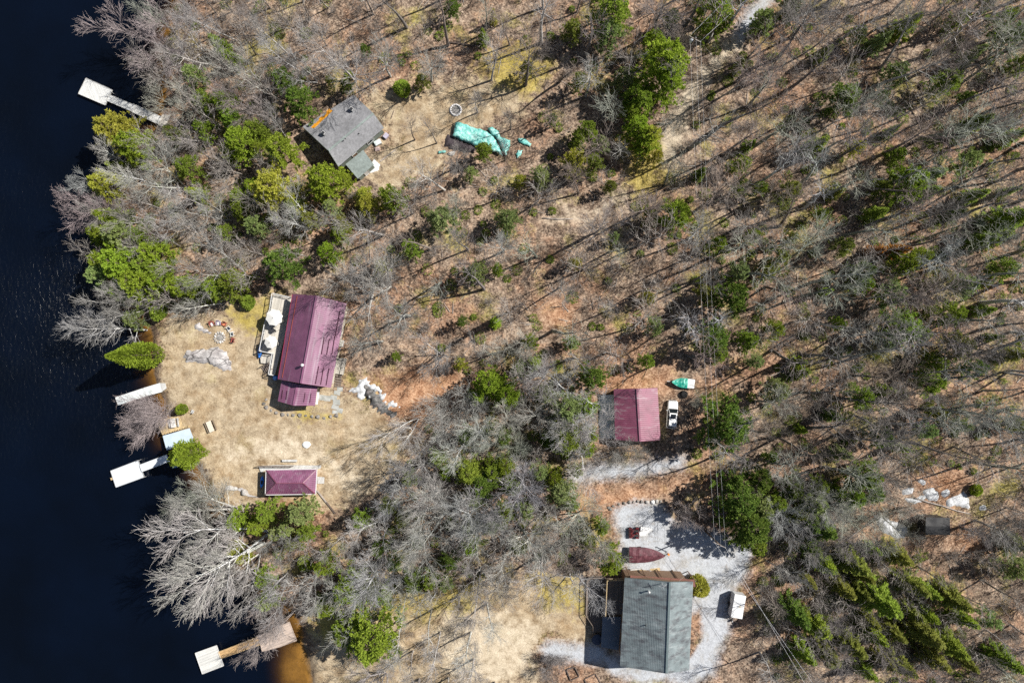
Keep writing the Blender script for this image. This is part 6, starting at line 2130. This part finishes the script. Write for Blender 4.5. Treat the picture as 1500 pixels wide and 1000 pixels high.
x, y = G(1001.5, 563.5, .8)
t = thing('boat_on_trailer', 'white boat half covered by a green tarpaulin behind the purple garage', 'boat', (x + 2.0, y + .15, ground_z(x, y)), None, rad(174))
hull(4.3, 1.8, .6, 0, 1.8, .4).build('hull', plain('boat_white2', (.55, .555, .55), .3), t, False, True)
MB().loft([[Vector((x_, s * .86, 1.03)) for s in (-1, 1)] + [Vector((x_, s * .8, 1.1)) for s in (1, -1)] for x_ in (.05, 1.3)]).build('deck_panel', WHITE, t, local=True)
GC = Mat('green_cover', .45, .4)
GC.color(GC.ramp(GC.noise(GC.pos(), 2.0, 5, .65), [(.3, (.0, .12, .09)), (.55, (.02, .3, .22)), (.75, (.3, .55, .48))]))
cv = cover(3.0, 1.75, 1.02, .35, 1.4, 0, 1.32).build('cover', GC.m, t, False, True)
trailer_frame(t, 4.2, 1.7)
x, y = G(1002, 577, .5)
t = thing('spare_tyres', 'dark round bundle of tyres beside the green covered boat', 'tyre bundle', (x, y, ground_z(x, y)))
for k in range(3):
    MB().lathe((x + .02 * k, y - .03 * k, ground_z(x, y) + .22 * k), [(.35, 0), (.62, .02), (.66, .1), (.62, .2), (.35, .215)], 20).build('tyre', RUBBER, t, True)


def quad_bike(px, py, rz, label):
    x, y = G(px, py, .6)
    t = thing('quad_bike', label, 'quad bike', (x, y, ground_z(x, y)), 'machines parked on the gravel', rz)
    MB().loft([[Vector((a, s * w, z)) for s, w, z in ((-1, w_, .42), (1, w_, .42), (1, w_ * .8, h_), (-1, w_ * .8, h_))] for a, w_, h_ in ((.95, .22, .68), (.6, .3, .82), (.15, .26, .92), (-.3, .22, .74), (-.85, .3, .76), (-1.0, .26, .68))]).build('body', REDP, t, False, True)
    MB().cbox((-.3, 0, .82), (.95, .34, .14), .04).build('seat', DARK, t, local=True)
    for a, nm in ((.62, 'fender'), (-.68, 'fender')):
        for s in (-1, 1):
            MB().cbox((a, s * .44, .64), (.62, .3, .1), .04).build(nm, REDP, t, local=True)
            wheel(t, a, s * .46, .28, .24)
    MB().bar((.3, -.4, 1.05), (.3, .4, 1.05), .04, .04).build('handlebar', DARK, t, local=True)
    for a in (.85, -.9):
        rk = MB()
        for k in range(5):
            rk.bar((a - .2 + .1 * k, -.38, .83), (a - .2 + .1 * k, .38, .83), .025, .025)
        rk.build('rack', DARK, t, local=True)


def sled(px, py, rz, label):
    x, y = G(px, py, .5)
    t = thing('utility_sled', label, 'sled', (x, y, ground_z(x, y)), 'white sleds on the gravel', rz)
    rings = []
    for u, w, z in ((-1.15, .3, .26), (-1.0, .42, .1), (-.2, .44, .05), (.6, .42, .06), (1.0, .32, .18), (1.2, .12, .36)):
        rings.append([Vector((u, s * w * k, z + h)) for s, k, h in ((-1, .85, 0), (1, .85, 0), (1, 1, .34), (.9, .95, .36), (.3, .8, .42), (-.3, .8, .42), (-.9, .95, .36), (-1, 1, .34))])
    MB().loft(rings).build('shell', WHITE, t, False, True)
    for s in (-1, 1):
        MB().bar((-.9, s * .25, .02), (.8, s * .25, .02), .07, .05).build('runner', DARK, t, local=True)


m1 = crop(850, 720, 7.144)
quad_bike(*m1(560, 408), rad(182), 'red quad bike with black wheels, upper of the two on the gravel yard')
quad_bike(*m1(562, 455), rad(177), 'red quad bike with a dark seat, lower of the two nearer the maroon boat cover')
sled(*m1(693, 397), rad(-8), 'white utility sled behind the upper red quad bike')
sled(*m1(655, 440), rad(2), 'white utility sled behind the lower red quad bike')
for i, (x, y) in enumerate(((345, 148), (300, 165), (318, 180), (405, 128), (455, 115), (510, 105), (555, 103), (600, 98), (640, 100), (700, 102), (752, 104), (800, 98), (838, 100))):
    big = x in (752, 700)
    boulder(*m1(x, y), (.42 if big else .28) + .05 * (i % 3), ('pale large boulder at the right end of the boulder row' if x == 752 else 'pale boulder beside the largest one in the boulder row' if x == 700 else 'dark rough boulder in the curved row along the gravel yard'),
            'boulders edging the gravel yard' if not big else None, i, x not in (752, 700, 800), .75)

# white box trailer
n1 = crop(1000, 820, 5.556)
zt = 2.3
tq = [Vector((*G(*n1(*p), zt), zt)) for p in ((425, 268), (516, 300), (480, 484), (395, 456))]
cx = sum(tq, Vector()) / 4
ax = ((tq[0] + tq[1]) / 2 - (tq[2] + tq[3]) / 2)
L = ax.length
Wd = ((tq[0] - tq[1]).length + (tq[3] - tq[2]).length) / 2
rz = math.atan2(ax.y, ax.x)
t = thing('box_trailer', 'white enclosed box trailer parked at the edge of the gravel yard', 'trailer', (cx.x, cx.y, 0), None, rz)
MB().cbox((0, 0, 1.38), (L, Wd, 1.8), .05).build('body', plain('trailer_white', (.5, .51, .52), .35, .5, .06), t, local=True)
ro = MB().cbox((0, 0, 2.32), (L + .03, Wd + .03, .07), .03).build('roof', WHITE, t, local=True)
for k in (-.25, .25):
    MB().box((k * L, 0, 2.365), (.05, Wd * .96, .02)).build('seam', plain('seam_grey', (.55, .55, .56), .5), ro, local=True)
MB().box((0, -Wd * .12, 2.375), (.4, .4, .06)).build('roof_vent', WALLC, ro, local=True)
MB().box((.5, Wd / 2 + .015, 1.35), (.9, .04, 1.5)).build('side_door', WALLW, t, local=True)
for s in (-1, 1):
    MB().box((-L / 2 - .015, s * Wd * .24, 1.38), (.04, Wd * .46, 1.65)).build('rear_door', WALLW, t, local=True)
    wheel(t, -.3, s * (Wd / 2 + .08), .34, .2)
    MB().cbox((-.3, s * (Wd / 2 + .1), .72), (1.0, .26, .06), .02).build('mudguard', DARK, t, local=True)
for s in (-1, 1):
    MB().bar((-L / 2 - .0, s * .45, .44), (-L / 2 - .95, 0, .44), .07, .08).build('tongue', DARK, t, local=True)
MB().lathe((-L / 2 - .85, 0, 0), [(.08, 0), (.05, .03), (.05, .8), (.1, .82)], 10).build('jack', DARK, t, local=True)
x, y = G(*n1(395, 485))
t = thing('gas_bottle', 'small dark gas bottle on the gravel at the lower end of the box trailer', 'gas bottle', (x, y, 0))
MB().lathe((x, y, 0), [(.2, 0), (.24, .08), (.24, .5), (.15, .62), (.06, .64)], 14).build('cylinder', DARK, t, True)
MB().lathe((x, y, .64), [(.1, 0), (.1, .12)], 10).build('valve', STEEL, t)

# timber cribs at the bottom edge
for pts, lab in ((((830, 980), (842, 976), (849, 990), (836, 996)), 'dark square timber frame lying beside the low shrub near the bottom edge'), (((856, 994), (872, 986), (880, 1000), (862, 1006)), 'second dark timber frame cut by the bottom edge')):
    W = [P3(px, py, .12) for px, py in pts]
    t = thing('timber_frame', lab, 'timber frame', tuple(W[0]))
    for a, b in zip(W, W[1:] + W[:1]):
        d = (b - a).normalized() * .1
        MB().bar(a + d, b - d, .16, .2).build('beam', LOGD, t)

# ------------------------------------------------------------------ poles and wires
WOODP = plain('pole_wood', (.2, .15, .11), .9, .1, .3, 2)
WIRE = plain('wire_aluminium', (.55, .55, .56), .4, .5, .1)


def pole(px, py, h, ang, label, transformer=False):
    x, y = G(px, py)
    z = ground_z(x, y)
    t = thing('utility_pole', label, 'utility pole', (x, y, z), 'power poles')
    MB().tube([(x, y, z - .5), (x, y, z + h)], [.17, .11], 10).build('shaft', WOODP, t, True)
    d = Vector((math.cos(rad(ang)), math.sin(rad(ang)), 0))
    c = Vector((x, y, z + h - .45))
    MB().bar(c - d * 1.2 + Vector((0, 0, .0)), c + d * 1.2, .1, .12).build('crossarm', LOG, t)
    tops = []
    for s in (-1.05, 0, 1.05):
        p = c + d * s + Vector((0, 0, .06 if s else .5))
        MB().lathe(p, [(.04, 0), (.07, .04), (.05, .1), (.07, .14), (.04, .2)], 10).build('insulator', WALLW, t)
        tops.append(p + Vector((0, 0, .2)))
    if transformer:
        p = Vector((x, y, z + h - 1.9)) + Vector((-.42, .1, 0))
        tr = MB().lathe(p, [(.05, 0), (.27, .02), (.28, .1), (.28, .85), (.24, .95), (.06, 1.0)], 16).build('transformer', plain('transformer_grey', (.62, .66, .7), .4), t, True)
        MB().lathe(p + Vector((.05, 0, 1.0)), [(.05, 0), (.06, .1), (.04, .22)], 8).build('bushing', WALLB, tr)
    return tops


def wire(a, b, sag, label, r=.012):
    pts = []
    for i in range(25):
        u = i / 24
        p = Vector(a).lerp(Vector(b), u)
        p.z -= sag * 4 * u * (1 - u)
        pts.append(p)
    mb = MB().tube(pts, r, 5)
    tag(mb.build('power_line', WIRE, None, True), label, 'power line', 'overhead wires')


p1 = pole(997, 92, 10.5, -28, 'wooden power pole with a white transformer beside the gravel lane', True)
p2 = pole(1033, 777, 9.5, 155, 'wooden power pole in the shade at the top of the gravel yard')
p0 = [Vector((*G(1180 + 8 * k, -85 + 10 * k, 0), 10.5)) for k in (-1, 0, 1)]
for k in (0, 2):
    wire(p1[k], p0[k], .5, 'pale wire running from the transformer pole up to the top edge, ' + ('upper of the pair' if k == 0 else 'lower of the pair'), .02)
for k in range(3):
    wire(p1[k], p2[2 - k], .9, ['leftmost', 'middle', 'rightmost'][k] + ' long wire running down the wood between the two power poles')
p3 = [Vector((*G(1215 + 8 * k, 1060 - 4 * k, 0), 9.5)) for k in (-1, 0, 1)]
for k in (0, 2):
    wire(p2[k], p3[k], .5, 'wire slanting from the driveway pole down past the box trailer, ' + ('farther from it' if k == 2 else 'nearer to it'), .02)
wire(p2[1] - Vector((0, 0, .6)), Vector((*G(1012, 858, 6.2), 6.2)) + Vector((-3.2, 0, .3)), .4, 'service wire from the driveway pole to the green metal roof')

# ------------------------------------------------------------------ light, air and camera
wd = bpy.data.worlds.new('World')
SC.world = wd
wd.use_nodes = True
nt = wd.node_tree
sky = nt.nodes.new('ShaderNodeTexSky')
sky.sky_type = 'NISHITA'
sky.sun_disc = False
sky.sun_elevation = rad(SUN_EL)
sky.sun_rotation = rad(90 - SUN_AZ)
nt.links.new(sky.outputs[0], nt.nodes['Background'].inputs[0])
nt.nodes['Background'].inputs[1].default_value = SKY_STRENGTH
ld = bpy.data.lights.new('sun', 'SUN')
ld.energy = SUN_STRENGTH
ld.angle = rad(.5)
ld.color = (1, .96, .89)
lo_ = bpy.data.objects.new('sun', ld)
COL.objects.link(lo_)
dv = Vector((math.cos(rad(SUN_AZ)) * math.cos(rad(SUN_EL)), math.sin(rad(SUN_AZ)) * math.cos(rad(SUN_EL)), math.sin(rad(SUN_EL))))
lo_.location = dv * 150
lo_.rotation_euler = dv.to_track_quat('Z', 'Y').to_euler()

cd = bpy.data.cameras.new('camera')
cd.sensor_width = 36
cd.lens = 36 * CH / (1500 * S)
cd.clip_end = 3000
co = bpy.data.objects.new('camera', cd)
COL.objects.link(co)
co.location = (0, 0, CH)
SC.camera = co
vs_ = SC.view_settings
vs_.view_transform = 'Standard'
vs_.look = 'None'
vs_.exposure = EXPOSURE
vs_.gamma = 1
vs_.use_curve_mapping = False
SC.cycles.use_denoising = DENOISE
SC.cycles.sample_clamp_direct = 6
SC.cycles.sample_clamp_indirect = 4
SC.cycles.max_bounces = 6
SC.cycles.diffuse_bounces = 2
SC.cycles.glossy_bounces = 2
SC.cycles.transparent_max_bounces = 8
SC.cycles.caustics_reflective = False
SC.cycles.caustics_refractive = False
